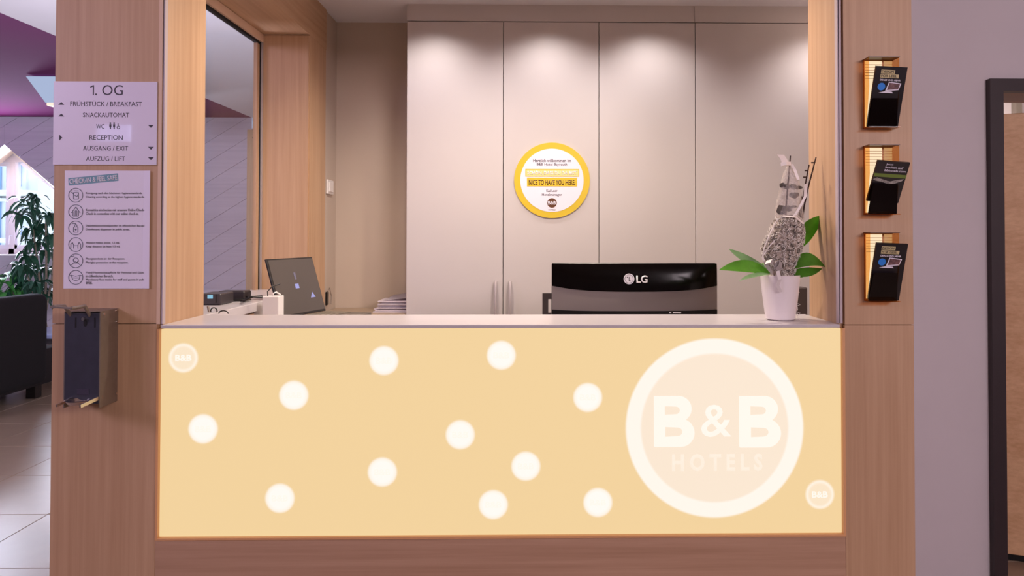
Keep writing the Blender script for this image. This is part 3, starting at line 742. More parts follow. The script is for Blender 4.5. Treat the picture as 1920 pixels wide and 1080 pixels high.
# drip tray
b = B(); zt_ = P(150, 752, dsy - 0.02).z
q = [P(190, 744, dsy + 0.01), P(150, 762, -0.125), P(106, 761, -0.125), P(140, 744, dsy + 0.01)]
strip(b, [q[0], q[1]], 0.004, 0.008, (1, 0, 0)); obj('tray_bracket', b, CHROME, dp); b = B(); strip(b, [q[3], q[2]], 0.004, 0.006, (1, 0, 0)); 
obj('tray_bracket', b, CHROME, dp)
b = B(); c = 0.25 * (q[0] + q[1] + q[2] + q[3])
lathe(b, [(0.006, c.z - 0.006), (0.021, c.z - 0.005), (0.0265, c.z + 0.003), (0.024, c.z + 0.003), (0.019, c.z - 0.003)], c.x, c.y, 24)
obj('drip_dish', b, CHROME, dp, smooth=True)
for (yy, zz) in ((dsy + 0.014, dz1 - 0.004), (-0.008, dz1 + 0.0), (-0.006, dz1 - 0.028), (-0.006, dz0 + 0.02)):
    b = B(); tube(b, [(dsx1, yy, zz), (dsx1 + 0.002, yy, zz)], 0.0028, 10); obj('screw', b, CHROME, dp)

# ================================================================== BROCHURE HOLDERS
def holder(py0, py1, which, label):
    hx0, hx1 = 0.832, P(1688, 0.5 * (py0 + py1), -0.037).x
    zt_, zb_ = P(1650, py0, -0.037).z, P(1650, py1, -0.037).z
    h = thing('brochure_holder', label, 'brochure holder', (0.5 * (hx0 + hx1), 0, zb_), group='brochure holders on the oak pillar')
    obj('back_plate', box(B(), hx0 + 0.002, hx1 - 0.002, -0.004, -0.0006, zb_, zt_), AMBERB, h)
    obj('side_wall', prism_x(hx0, hx0 + 0.002, zb_, zt_), AMBER, h)
    obj('side_wall', prism_x(hx1 - 0.002, hx1, zb_, zt_), AMBER, h)
    obj('top_cap', box(B(), hx0, hx1, -0.037, -0.0006, zt_, zt_ + 0.002), BROWN, h)
    obj('floor_plate', box(B(), hx0, hx1, -0.037, -0.0006, zb_ - 0.002, zb_), AMBER, h)
    # smoked front pocket, leaning out
    b = B(); ph = 0.070 if which != 2 else 0.074
    vs = [(hx0 + 0.002, -0.020, zb_), (hx1 - 0.0005, -0.020, zb_), (hx1 - 0.006, -0.037, zb_ + ph), (hx0 + 0.008, -0.037, zb_ + ph)]
    f_ = b.faces.new([b.verts.new(v) for v in vs]); bmesh.ops.solidify(b, geom=[f_], thickness=0.002); obj('front_pocket', b, POCKET, h)
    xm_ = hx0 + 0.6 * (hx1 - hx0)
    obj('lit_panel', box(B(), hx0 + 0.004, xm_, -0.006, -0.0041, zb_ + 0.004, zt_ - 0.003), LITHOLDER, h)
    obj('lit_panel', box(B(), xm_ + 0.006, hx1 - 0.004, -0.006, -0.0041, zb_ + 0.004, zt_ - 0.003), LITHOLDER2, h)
    for k in range(6): obj('ridge', box(B(), hx0 + 0.004, hx1 - 0.004, -0.0066, -0.0061, zt_ - 0.012 - 0.007 * k, zt_ - 0.011 - 0.007 * k), AMBERB, h)
    return hx0, hx1, zb_, zt_
def prism_x(x0, x1, z0, z1):
    b = B(); vs = [(x0, -0.0006, z0), (x0, -0.020, z0), (x0, -0.037, z0 + 0.10), (x0, -0.037, z1), (x0, -0.0006, z1)]
    f_ = b.faces.new([b.verts.new(v) for v in vs]); bmesh.ops.solidify(b, geom=[f_], thickness=-(x1 - x0)); 
    bmesh.ops.recalc_face_normals(b, faces=b.faces[:]); return b
def on_leaflet(M_, w_, h_):
    """helper for prints: local x 0..w_, z 0..h_ on the leaflet's front (-y) face"""
    def rect(u0, u1, v0, v1, e=0.0006):
        b = box(B(), u0 * w_, u1 * w_, -e, 0, v0 * h_, v1 * h_); b.transform(M_); return b
    def poly(pts, e=0.0008):
        b = prism(B(), [(u * w_, v * h_) for u, v in pts], -e, 0); b.transform(M_); return b
    def txt(body, u, v, wu, hv, bold=0.0):
        b = text_bm(body, wu * w_, hv * h_, 0.0003, bold, 'LEFT'); b.transform(M_ @ Matrix.Translation((u * w_, -0.0005, v * h_)) @ FACE); return b
    return rect, poly, txt
def brochure(label, hx0, zb_, w_, h_, lean, xoff, yaw=0.0, kind=0):
    base = Vector((hx0 + xoff, -0.010, zb_ + 0.003))
    t = thing('brochure', label, 'brochure', base, group='brochures in the wall holders')
    M_ = Matrix.Translation(base) @ Matrix.Rotation(yaw, 4, 'Y') @ Matrix.Rotation(lean, 4, 'X')
    b = box(B(), 0, w_, 0, 0.006, 0, h_); b.transform(M_); cv = obj('cover', b, CARD, t)
    rect, poly, txt = on_leaflet(M_, w_, h_)
    if kind == 0:
        obj('title_block', rect(0.18, 0.62, 0.885, 0.945), KHAKI, t); obj('title_block', rect(0.18, 0.76, 0.815, 0.875), KHAKI, t)
        obj('lettering', txt('DESIGN', 0.20, 0.915, 0.38, 0.04, 0.02), CARD, t); obj('lettering', txt('FOR LESS.', 0.20, 0.845, 0.5, 0.04, 0.02), CARD, t)
        obj('lettering', txt('DEALS UND MEHR', 0.18, 0.78, 0.66, 0.03, 0.03), PAPERW, t)
        obj('blue_dot', poly([(0.26 + 0.12 * math.cos(q), 0.67 + 0.062 * math.sin(q)) for q in [2 * PI * i / 24 for i in range(24)]]), BLUEDOT, t)
        obj('photo_border', poly([(0.40, 0.60), (0.82, 0.625), (0.88, 0.735), (0.48, 0.755)]), PAPERW, t)
        obj('photo', poly([(0.45, 0.62), (0.80, 0.64), (0.84, 0.722), (0.50, 0.74)], 0.0011), PHOTOP, t)
        obj('white_base', poly([(0.20, 0.57), (0.66, 0.57), (0.62, 0.595), (0.44, 0.605)]), PAPERW, t)
    else:
        obj('green_band', rect(0.0, 1.0, 0.62, 0.70), OLIVE, t)
        for body, v, wu in (('Jetzt', 0.925, 0.22), ('buchen auf', 0.86, 0.55), ('bbhotels.com', 0.785, 0.66)):
            obj('lettering', txt(body, 0.28, v, wu, 0.05, 0.02), PAPERW, t)
        obj('white_wave', poly([(0.0, 0.55), (0.12, 0.60), (0.25, 0.57), (0.4, 0.54), (0.55, 0.52), (0.7, 0.56), (0.95, 0.60), (0.9, 0.55), (0.7, 0.48), (0.5, 0.46), (0.3, 0.50), (0.1, 0.52)]), plain('wave_print', '#9a938c', 0.5, noise=0.5, nscale=200), t)
    return t
hx0, hx1, zb_, zt_ = holder(107, 237, 1, 'topmost of the three lit brochure holders on the oak pillar')
brochure('black brochure with khaki title bars in the topmost holder', hx0, zb_, 0.078, 0.150, math.radians(15), 0.006, math.radians(2.5), 0)
hx0, hx1, zb_, zt_ = holder(272, 401, 2, 'middle lit brochure holder, with the shorter green banded brochure')
brochure('black and green brochure leaning far out of the middle holder', hx0, zb_ + 0.03, 0.080, 0.108, math.radians(26), 0.004, math.radians(4), 1)
hx0, hx1, zb_, zt_ = holder(437, 565, 3, 'lowest of the three lit brochure holders on the oak pillar')
brochure('black brochure with khaki title bars in the lowest holder', hx0, zb_, 0.078, 0.146, math.radians(14), 0.006, math.radians(2.5), 0)

# ================================================================== CABINETS
YC = 1.33
cxs = [P(762, 300, YC).x, P(943.5, 300, YC).x, P(1123, 300, YC).x, P(1304, 300, YC).x, 1.345]
zd1 = P(1030, 41, YC).z; zf1 = BCEIL - 0.002
labs = ['tall taupe cabinet unit next to the bare taupe wall', 'tall taupe cabinet unit carrying the round yellow sign', 'tall taupe cabinet unit behind the monitor', 'tall taupe cabinet unit behind the orchid']
for i in range(4):
    a, c = cxs[i], cxs[i + 1]
    cb = thing('cabinet', labs[i], 'cabinet', (0.5 * (a + c), YC + 0.13, 0), group='row of tall cabinets')
    obj('carcass', box(B(), a + 0.0005, c - 0.0005, YC + 0.02, 1.608, 0, zf1), SEAM if i else TAUPE, cb)
    dr = obj('door', box(B(), a + 0.0014, c - 0.0014, YC, YC + 0.019, 0.10, zd1 - 0.0015, 0.0006), TAUPE, cb)
    hxp = (c - 0.031) if i % 2 == 0 else (a + 0.031)
    b = B(); zt_, zb_ = P(930, 529, YC - 0.03).z, P(930, 640, YC - 0.03).z
    tube(b, [(hxp, YC - 0.0002, zt_), (hxp, YC - 0.022, zt_ - 0.004), (hxp, YC - 0.030, zt_ - 0.03), (hxp, YC - 0.030, zb_ + 0.03), (hxp, YC - 0.022, zb_ + 0.004), (hxp, YC - 0.0002, zb_)], 0.006, 10)
    obj('handle', b, plain('handle_%d' % i, '#b3a8a8', 0.4, 0.3), dr, smooth=True)
    obj('plinth', box(B(), a + 0.0014, c - 0.0014, YC + 0.03, YC + 0.045, 0, 0.098), TAUPE, cb)
xf = P(1302, 25, YC).x
struct('trim_6', box(B(), cxs[0], xf - 0.001, YC - 0.001, YC + 0.018, zd1 + 0.0015, BCEIL), TAUPE, 'long taupe filler strip above the cabinet doors', 'trim')
struct('trim_7', box(B(), xf + 0.001, 1.345, YC - 0.001, YC + 0.018, zd1 + 0.0015, BCEIL), TAUPE, 'short taupe filler strip above the cabinet behind the orchid', 'trim')

# round welcome sign
YR = YC - 0.006; s = SC(YR); c = P(1035, 338, YR)
rs = thing('round_sign', 'round white welcome sign with a yellow rim on the cabinet door', 'sign', (c.x, YC, c.z - 71 * s))
obj('yellow_disc', prism(B(), circle(c.x, c.z, 71 * s, 72), YR, YC - 0.0005), YELLOW, rs)
obj('white_disc', prism(B(), circle(c.x, c.z, 59.5 * s, 72), YR - 0.0008, YR), SIGNW, rs)
YT = YR - 0.0008
a, d = P(985, 331, YT), P(1086, 317, YT); obj('pale_bar', box(B(), a.x, d.x, YT - 0.0005, YT, a.z, d.z), YELLOW, rs)
a, d = P(987, 330, YT), P(1084.5, 318.2, YT); obj('pale_bar_inlay', box(B(), a.x, d.x, YT - 0.0008, YT - 0.0005, a.z, d.z), YELLOWP, rs)
a, d = P(988, 349.5, YT), P(1082, 333, YT); obj('yellow_bar', box(B(), a.x, d.x, YT - 0.0005, YT, a.z, d.z), YELLOW, rs)
b = B(); put_text(b, 'SCHÖN, DASS DU DA BIST.', 1035.5, 324, 94, 9.5, YT - 0.0008, 0.02); obj('lettering', b, SIGNW, rs)
b = B(); put_text(b, 'NICE TO HAVE YOU HERE.', 1035, 342, 87, 10, YT - 0.0005, 0.025); obj('lettering', b, BROWN, rs)
b = B()
for body, py, wp, hp in (('Herzlich willkommen im', 301, 71, 6), ('B&B Hotel Bayreuth', 309, 57, 6), ('Kai Lorr', 357.5, 21, 5), ('Hotelmanager', 365.5, 38, 6), ('HOTELS', 393.5, 13, 2.6)):
    obj('lettering', put_text(B(), body, 1035, py, wp, hp, YT, 0.012), INK, rs)
c2 = P(1035, 380.5, YT); obj('logo_disc', prism(B(), circle(c2.x, c2.z, 9 * s, 32), YT - 0.0005, YT), BROWN, rs)
b = B(); put_text(b, 'B&B', 1035, 380.5, 15, 6.5, YT - 0.0005, 0.03); obj('logo_lettering', b, SIGNW, rs)

# ================================================================== DESK BEHIND THE COUNTER
dk = thing('work_desk', 'white work desk hidden behind the reception counter', 'desk', (0.3, 0.6, 0))
obj('desk_top', box(B(), -0.40, 0.88, 0.235, 0.98, 0.72, 0.75, 0.002), WHITELAM, dk)
for xx in (-0.38, 0.82): obj('leg', box(B(), xx, xx + 0.04, 0.28, 0.94, 0, 0.719), ALU, dk)
ZD = 1.10
ds = thing('side_worktop', 'raised worktop under the interior window carrying the laptop', 'worktop', (-0.66, 0.7, 0))
obj('top', box(B(), -0.910, -0.47, 0.235, 1.0, ZD - 0.03, ZD, 0.002), WHITELAM, ds)
obj('side_panel', box(B(), -0.910, -0.49, 0.26, 0.28, 0, ZD - 0.031), WHITELAM, ds)
obj('side_panel', box(B(), -0.910, -0.49, 0.96, 0.98, 0, ZD - 0.031), WHITELAM, ds)
ZK = P(670, 586, 1.40).z
sb = thing('sideboard', 'low taupe sideboard in the corner under the paper stack', 'sideboard', (-0.73, 1.4, 0))
obj('top', box(B(), -0.924, cxs[0] - 0.002, 1.21, 1.607, ZK - 0.025, ZK, 0.002), plain('sideboard_top', '#a5907c', 0.5), sb)
obj('carcass', box(B(), -0.92, cxs[0] - 0.006, 1.23, 1.60, 0, ZK - 0.0255), TAUPE, sb)

# monitor
YM = 0.47; s = SC(YM)
mx0, mx1 = P(1035, 540, YM).x, P(1347, 540, YM).x; mz1 = P(1190, 494, YM).z
mn = thing('monitor', 'black monitor seen from behind, above the counter', 'monitor', (0.5 * (mx0 + mx1), YM + 0.06, 0.75))
mz0 = mz1 - 0.325; mc = 0.5 * (mx0 + mx1)
def shell(zfun_top, zfun_bot, yout, nx_=24, nz_=8):
    b = B(); g = []
    for i in range(nx_ + 1):
        u = i / nx_; x = mx0 + (mx1 - mx0) * u; col = []
        for j in range(nz_ + 1):
            v = j / nz_; z = zfun_bot(u) + (zfun_top(u) - zfun_bot(u)) * v
            col.append(b.verts.new((x, yout(u, z), z)))
        g.append(col)
    fs = [b.faces.new((g[i][j], g[i + 1][j], g[i + 1][j + 1], g[i][j + 1])) for i in range(nx_) for j in range(nz_)]
    bmesh.ops.solidify(b, geom=fs, thickness=-0.004); bmesh.ops.recalc_face_normals(b, faces=b.faces[:])
    return b
def bulge(u, z):
    t = max(0, min(1, (mz1 - z) / 0.325)); e = 1 - (2 * u - 1) ** 6
    return YM + 0.022 - 0.022 * math.sin(PI * min(1, t * 1.3 + 0.02)) ** 0.5 * (0.35 + 0.65 * e)
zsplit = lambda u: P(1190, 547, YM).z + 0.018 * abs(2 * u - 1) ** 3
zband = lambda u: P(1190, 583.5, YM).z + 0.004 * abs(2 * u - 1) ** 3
obj('screen_frame', box(B(), mx0, mx1, YM + 0.024, YM + 0.05, mz0, mz1, 0.003), BLACK, mn)
obj('upper_cover', shell(lambda u: mz1 - 0.001, zsplit, bulge), GLOSSBLACK, mn, smooth=True)
obj('reflection_band', shell(zsplit, zband, lambda u, z: bulge(u, z) + 0.002), MONREFLECT, mn, smooth=True)  # grey shell shaped like the counter's reflection in the black back
obj('lower_cover', shell(zband, lambda u: mz0 + 0.002, lambda u, z: bulge(u, z)), BLACK, mn, smooth=True)
b = B(); tube(b, [(mc, YM + 0.03, mz0 + 0.08), (mc, YM + 0.03, 0.77)], 0.03, 20); obj('stand', b, BLACK, mn)
b = B(); lathe(b, [(0.12, 0.7505), (0.12, 0.758), (0.04, 0.772)], mc, YM + 0.05, 40); obj('foot', b, BLACK, mn)
YG = YM - 0.0035
a = P(1179.5, 523, YG); lg = obj('logo_disc', prism(B(), circle(a.x, a.z, 10 * s, 40), YG, YG + 0.0035), LOGOGREY, mn)
b = B(); c = P(1179.5, 523, YG)
ring(b, c.x, c.z, 7.5 * s, 8.1 * s, YG - 0.0003, YG, 32); box(b, c.x - 0.7 * s, c.x + 0.5 * s, YG - 0.0003, YG, c.z - 4 * s, c.z + 4 * s); box(b, c.x - 0.7 * s, c.x + 3 * s, YG - 0.0003, YG, c.z - 4 * s, c.z - 3 * s)
prism(b, circle(c.x - 3.2 * s, c.z + 3 * s, 1.1 * s, 12), YG - 0.0003, YG)
obj('logo_mark', b, BLACK, lg)
b = B(); put_text(b, 'LG', 1203.5, 523.5, 21, 14, YG, 0.02, ext=0.003); obj('lettering', b, LOGOGREY, mn)
b = B()
for px0, px1 in ((1255, 1258.5), (1262, 1277)):
    a, d = P(px0, 587.5, YM - 0.0008), P(px1, 585.5, YM - 0.0008); box(b, a.x, d.x, YM - 0.0008, YM + 0.004, a.z, d.z)
obj('rating_mark', b, LOGOGREY, mn)

# dark stand-like frame beside the monitor
YQ = 0.60; a, d = P(1017, 640, YQ), P(1046, 550, YQ)
qf = thing('document_frame', 'dark upright frame with an open slot peeking out beside the monitor', 'frame', (0.5 * (a.x + d.x), YQ, 0.75))
b = B(); k0 = P(1028, 562, YQ).x; k1 = P(1034, 562, YQ).x; kz1, kz0 = P(1030, 561, YQ).z, P(1030, 587, YQ).z
box(b, a.x, k0, YQ, YQ + 0.02, 0.7505, d.z); box(b, k1, d.x, YQ, YQ + 0.02, 0.7505, d.z); box(b, k0, k1, YQ, YQ + 0.02, kz1, d.z); box(b, k0, k1, YQ, YQ + 0.02, 0.7505, kz0)
obj('frame', b, plain('frame_dark', '#4c4140', 0.5), qf)
# dark box behind the orchid
YQ = 0.55; a, d = P(1484, 640, YQ), P(1514, 539, YQ)
qb = thing('dark_box', 'dark upright box behind the orchid pot', 'speaker', (0.5 * (a.x + d.x), YQ + 0.05, 0.75))
obj('cabinet', box(B(), a.x, d.x, YQ, YQ + 0.10, 0.7505, d.z, 0.003), plain('box_dark', '#453836', 0.5), qb)
obj('foot', box(B(), a.x - 0.01, d.x + 0.01, YQ - 0.01, YQ + 0.11, 0.7502, 0.7595), BLACK, qb)

# laptop, screen turned towards the staff side
A = P(527, 601, 0.66); A = Vector((A.x, 0.66, ZD + 0.036)); Bp = P(611, 600, 0.92); Bp = Vector((Bp.x, 0.92, ZD + 0.036))
hd = (Bp - A); hl = hd.length; yw = math.atan2(hd.y, hd.x)
lt = thing('laptop', 'open dark laptop with a grey screen on the side worktop', 'laptop', (A.x, A.y, ZD + 0.018), yw)
lean = math.radians(17); LH = 0.209
Ml = Matrix.Translation((0, 0, 0.018)) @ Matrix.Rotation(-lean, 4, 'X')
b = box(B(), 0, hl, 0.0, 0.007, 0.0, LH, 0.001); b.transform(Ml); lid = obj('lid', b, BLACK, lt, local=True)
b = box(B(), 0.008, hl - 0.003, -0.0006, 0.0, 0.008, LH - 0.005); b.transform(Ml); scn = obj('screen', b, SCREENGREY, lt, local=True)
for (u0, u1, v0, v1) in ((0.45, 0.53, 0.46, 0.54), (0.73, 0.84, 0.27, 0.37), (0.48, 0.52, 0.62, 0.74)):  # small blue and dull patches on the screen face
    b = box(B(), u0 * hl, u1 * hl, -0.0012, -0.0006, v0 * LH, v1 * LH); b.transform(Ml)
    if u0 > 0.7:
        b.free(); b = prism(B(), [(u0 * hl, v0 * LH), (u1 * hl, v0 * LH), ((u0 + u1) / 2 * hl, v1 * LH)], -0.0012, -0.0006); b.transform(Ml)
    obj('screen_mark', b, BLUEMARK if v0 < 0.6 else plain('dull_mark', '#6c6a80', 0.4), scn, local=True)
ba = obj('base', box(B(), 0, hl, -0.19, 0.0, 0.001, 0.017, 0.002), plain('laptop_base', '#5e554c', 0.4), lt, local=True)
b = B()
for i in range(12):
    for j in range(5): box(b, 0.015 + i * (hl - 0.03) / 12, 0.015 + (i + 0.86) * (hl - 0.03) / 12, -0.02 - j * 0.02 - 0.016, -0.02 - j * 0.02, 0.0171, 0.019)
o = obj('keyboard', b, KEYGREY, lt, local=True)

rz = thing('laptop_riser', 'flat white riser carrying the laptop on the side worktop', 'riser', (A.x, A.y, ZD), yw)
obj('platform', box(B(), 0.01, hl - 0.01, -0.18, -0.01, 0.010, 0.018, 0.001), WHITEP, rz, local=True)
for u in (0.02, hl - 0.05): obj('foot', box(B(), u, u + 0.03, -0.17, -0.02, 0.0005, 0.0098), WHITEP, rz, local=True)

# white cube box with a charger lead
a = P(507, 556, 0.50); hb = 15 * SC(0.50)
wb = thing('charger_cube', 'white cube holder with a black lead next to the laptop', 'cube', (a.x, 0.53, ZD))
b = box(B(), a.x - hb, a.x + hb, 0.50, 0.50 + 2 * hb, ZD, a.z, 0.002); obj('cube', b, WHITEP, wb)
b = B(); z0 = a.z
tube(b, [(a.x - hb * 0.6, 0.52, z0 - 0.001), (a.x - hb * 0.65, 0.52, z0 + 0.014), (a.x - hb * 0.2, 0.53, z0 + 0.030), (a.x + 0.35 * hb, 0.56, z0 + 0.036)], 0.0018, 8); obj('lead', b, BLACK, wb, smooth=True)
b = B(); tube(b, [(a.x + 0.1 * hb, 0.52, z0 - 0.001), (a.x + 0.05 * hb, 0.52, z0 + 0.008), (a.x + 0.3 * hb, 0.53, z0 + 0.012), (a.x + 0.7 * hb, 0.54, z0 + 0.003)], 0.0022, 8); obj('plug', b, WHITEP, wb, smooth=True)

# black card reader and adapter on the window ledge, with cables
rd = thing('card_reader', 'black box device with a small cyan display on the window ledge', 'device', (-1.0, 0.5, ZC))
a, d = P(372, 572, 0.50), P(414, 549, 0.50)
zr1 = P(400, 551, 0.50).z
obj('body', box(B(), a.x, d.x, 0.50, 0.60, ZC + 0.001, zr1, 0.003), plain('device_dark', '#3b3437', 0.4), rd)
q0, q1 = P(389, 560, 0.4994), P(399, 553, 0.4994); obj('display', box(B(), q0.x, q1.x, 0.4988, 0.5, q0.z, q1.z), CYAN, rd)
q0, q1 = P(404, 568, 0.4994), P(406, 552, 0.4994); obj('seam', box(B(), q0.x, q1.x, 0.4992, 0.5, q0.z, q1.z), BLACKGAP, rd)
ad = thing('power_adapter', 'black power adapter with a trailing lead on the window ledge', 'adapter', (-1.0, 0.7, ZC))
a = P(432, 565, 0.66); b = box(B(), a.x - 0.035, a.x + 0.055, 0.64, 0.70, ZC + 0.0005, ZC + 0.034, 0.004); obj('adapter_block', b, plain('adapter_dark', '#2c2426', 0.45), ad)
b = B(); zz = ZC + 0.006
pts = [(a.x + 0.05, 0.66, zz + 0.01), (a.x + 0.075, 0.64, zz), (a.x + 0.08, 0.55, zz), (a.x + 0.10, 0.52, zz + 0.004), (-0.90, 0.52, zz + 0.02), (P(494, 552, 0.52).x, 0.54, zz + 0.015)]
tube(b, pts, 0.003, 8); obj('lead', b, BLACK, ad, smooth=True)
b = B(); pts = [P(x, y, 0.62) for x, y in ((412, 566), (440, 562), (462, 560), (478, 556), (492, 555))]; tube(b, pts, 0.0025, 8); obj('lead', b, BLACK, ad, smooth=True)
b = B(); pts = [P(x, y, 0.85) for x, y in ((438, 556), (448, 550), (456, 553), (470, 550))]; tube(b, pts, 0.005, 8); obj('lead', b, BLACK, ad, smooth=True)
# coiled black cable standing on the ledge close to the counter
cc = B(); YK = 0.30
def arc_px(cx_, cy_, rx, ry, a0_, a1_, n=12): return [P(cx_ + rx * math.cos(math.radians(a0_ + (a1_ - a0_) * i / n)), cy_ - ry * math.sin(math.radians(a0_ + (a1_ - a0_) * i / n)), YK) for i in range(n + 1)]
cable = thing('cable_loops', 'black cable loops with a grey plug at the pillar end of the window ledge', 'cable', (P(408, 588, YK).x, YK, ZC))
b = B(); tube(b, arc_px(401, 583, 6, 6, 200, -20), 0.0018, 8); obj('loop', b, BLACK, cable, smooth=True)
b = B(); tube(b, arc_px(419, 588, 9, 5.5, 180, -5), 0.0018, 8); obj('loop', b, BLACK, cable, smooth=True)
b = B(); tube(b, [P(393, 586, YK), P(391, 578, YK), P(389.5, 574, YK)], 0.0045, 10, 0.003); obj('plug', b, STEEL, cable, smooth=True)

# grey fabric pouch lying between ledge and cube
a = P(480, 577, 0.62); pch = B(); box(pch, a.x - 0.035, a.x + 0.03, 0.60, 0.66, ZD + 0.0005, a.z + 0.018, 0.012, 3)
tag(obj('pouch', pch, plain('grey_pouch', '#a79e9c', 0.9, noise=0.2, nscale=40, bump=0.6), smooth=True, origin=(a.x, 0.63, ZD)), 'crumpled grey pouch between the window ledge and the white cube', 'pouch')

# paper stack in the corner
YPp = 1.40; px0 = P(712, 590, YPp).x; px1 = cxs[0] - 0.006
ztop = P(735, 564, YPp).z
ps = thing('paper_stack', 'stack of loose white papers in the corner next to the cabinets', 'papers', (0.5 * (px0 + px1), 1.47, ZK))
nsh = 9; hh = (ztop - ZK) / nsh
for i in range(nsh):
    o1 = random.uniform(-0.012, 0.006); o2 = random.uniform(-0.01, 0.01)
    ln_ = -0.022 if i < 3 else 0
    b = box(B(), px0 + o1 + ln_, px1 - random.uniform(0, 0.004), YPp + o2, YPp + 0.17 + o2, ZK + i * hh + 0.0003, ZK + (i + 1) * hh - 0.0006)
    obj('sheaf', b, GREYPAPER, ps)
b = B(); f_ = b.faces.new([b.verts.new(v) for v in (P(718, 564, YPp), P(760, 559, YPp), (px1, 1.56, ztop + 0.028), (px0 + 0.03, 1.56, ztop + 0.012))]); bmesh.ops.solidify(b, geom=[f_], thickness=0.0015)
obj('loose_sheet', b, GREYPAPER, ps)

# switch and hanging key fob on the corner wall
def wall_y(px): # depth on the booth's left wall plane
    d = fw + rt * ((px - CX) / F); return (XL - 0.006) / d.x * d.y - DIST
yy = wall_y(616); q = P(616, 351, yy)
sw = thing('light_switch', 'white light switch plate on the taupe corner wall', 'switch', (XL, yy, q.z - 0.03))
obj('plate', box(B(), XL - 0.0055, XL + 0.004, yy - 0.045, yy + 0.045, q.z - 0.032, q.z + 0.032, 0.002), WHITEP, sw)
obj('rocker', box(B(), XL + 0.004, XL + 0.008, yy - 0.03, yy + 0.03, q.z - 0.022, q.z + 0.022, 0.001), WHITEP, sw)
yy = wall_y(612); q = P(612, 560, yy)
kf = thing('key_fob', 'black key fob hanging by a cord on the taupe corner wall', 'key fob', (XL, yy, q.z))
a, d = P(610.5, 572, yy), P(612, 547, yy)
obj('fob', box(B(), XL - 0.0055, XL + 0.003, yy - 0.014, yy + 0.014, a.z, d.z, 0.002), BLACK, kf)
b = B(); tube(b, [(XL, yy, d.z), (XL + 0.004, yy + 0.02, d.z + 0.016), (XL + 0.004, yy + 0.05, d.z - 0.02), (XL + 0.004, yy + 0.045, d.z - 0.06)], 0.0016, 6); obj('cord', b, STEEL, kf)

# ================================================================== ORCHID
YO = 0.10; s = SC(YO)
c = P(1463, 598, YO); px_ = c.x
oz = lambda y: P(1463, y, YO).z
W = lambda x, y, dy=0.0: P(x, y, YO + dy)
orc = thing('orchid', 'orchid wrapped in silver twigs and gauze in a white pot on the counter', 'plant', (px_, YO, ZC))
r1, r0_ = 36.5 * s, 26.5 * s; zt_ = P(1463, 518, YO - r1).z
b = B(); lathe(b, [(r0_ - 0.004, ZC + 0.0005), (r0_, ZC + 0.003), (r0_ + (r1 - r0_) * 0.35, ZC + 0.035), (r0_ + (r1 - r0_) * 0.7, ZC + 0.075), (r1, zt_), (r1 - 0.003, zt_ + 0.001), (r1 - 0.005, zt_ - 0.004), (r1 - 0.006, zt_ - 0.012)], px_, YO, 48)
obj('pot', b, POT, orc, smooth=True)
# wrapped bundle body
prof = [(519, 1447, 1487), (508, 1442, 1490), (495, 1436, 1493), (480, 1430, 1498), (465, 1429, 1502), (450, 1434, 1506), (435, 1441, 1507), (420, 1448, 1505), (410, 1454, 1500), (404, 1462, 1492)]
b = B(); rows = []; seg = 40; rnd = random.Random(3)
fine = []
for (y0, l0, rr0), (y1, l1, rr1) in zip(prof, prof[1:]):
    for k in range(4):
        t = k / 4; fine.append((y0 + (y1 - y0) * t, l0 + (l1 - l0) * t, rr0 + (rr1 - rr0) * t))
fine.append(prof[-1])
for (y, l, r) in fine:
    cc_ = W((l + r) / 2, y); rad = (r - l) / 2 * s; row = []
    for k in range(seg):
        an = 2 * PI * k / seg; rr = rad * (1 + rnd.uniform(-0.10, 0.06))
        row.append(b.verts.new((cc_.x + rr * math.cos(an), cc_.y + rr * 0.8 * math.sin(an), cc_.z + rnd.uniform(-0.001, 0.001))))
    rows.append(row)
for A_, Bb in zip(rows, rows[1:]):
    for k in range(seg): b.faces.new((A_[k], A_[(k + 1) % seg], Bb[(k + 1) % seg], Bb[k]))
b.faces.new(rows[0][::-1]); b.faces.new(rows[-1])
obj('moss_bundle', b, MOSS, orc)
# silver twig scraps all round the bundle: too many to pick apart
b = B(); rnd = random.Random(5)
for i in range(850):
    y = rnd.uniform(407, 517); j = min(range(len(fine)), key=lambda k: abs(fine[k][0] - y)); _, l, r = fine[j]
    an = rnd.uniform(PI, 2 * PI) if rnd.random() < 0.85 else rnd.uniform(0, PI)
    rad = (r - l) / 2 * s * 1.02; cc_ = W((l + r) / 2, y)
    p0 = Vector((cc_.x + rad * math.cos(an), cc_.y + rad * 0.8 * math.sin(an), cc_.z))
    tdir = Vector((-math.sin(an), math.cos(an) * 0.8, 0)); d = tdir * rnd.uniform(-1, 1) + Vector((0, 0, rnd.uniform(-1, 1))); d.normalize()
    out = Vector((math.cos(an), math.sin(an), 0)); L_ = rnd.uniform(0.004, 0.012)
    tube(b, [p0 - d * L_ * 0.5, p0 + out * 0.0025, p0 + d * L_ * 0.5 + out * rnd.uniform(-0.001, 0.003)], rnd.uniform(0.0003, 0.0008), 4)
o = obj('twig_scraps', b, TWIG, orc); o['kind'] = 'stuff'
b = B()
for i in range(260):
    y = rnd.uniform(410, 516); j = min(range(len(fine)), key=lambda k: abs(fine[k][0] - y)); _, l, r = fine[j]
    an = rnd.uniform(PI, 2 * PI); rad = (r - l) / 2 * s * 1.01; cc_ = W((l + r) / 2, y)
    p0 = Vector((cc_.x + rad * math.cos(an), cc_.y + rad * 0.8 * math.sin(an), cc_.z)); d = Vector((rnd.uniform(-1, 1), rnd.uniform(-.4, .4), rnd.uniform(-1, 1))).normalized(); L_ = rnd.uniform(0.003, 0.008)
    tube(b, [p0 - d * L_ / 2, p0 + d * L_ / 2], rnd.uniform(0.0008, 0.0016), 4)
o = obj('dark_scraps', b, TWIGD, orc); o['kind'] = 'stuff'
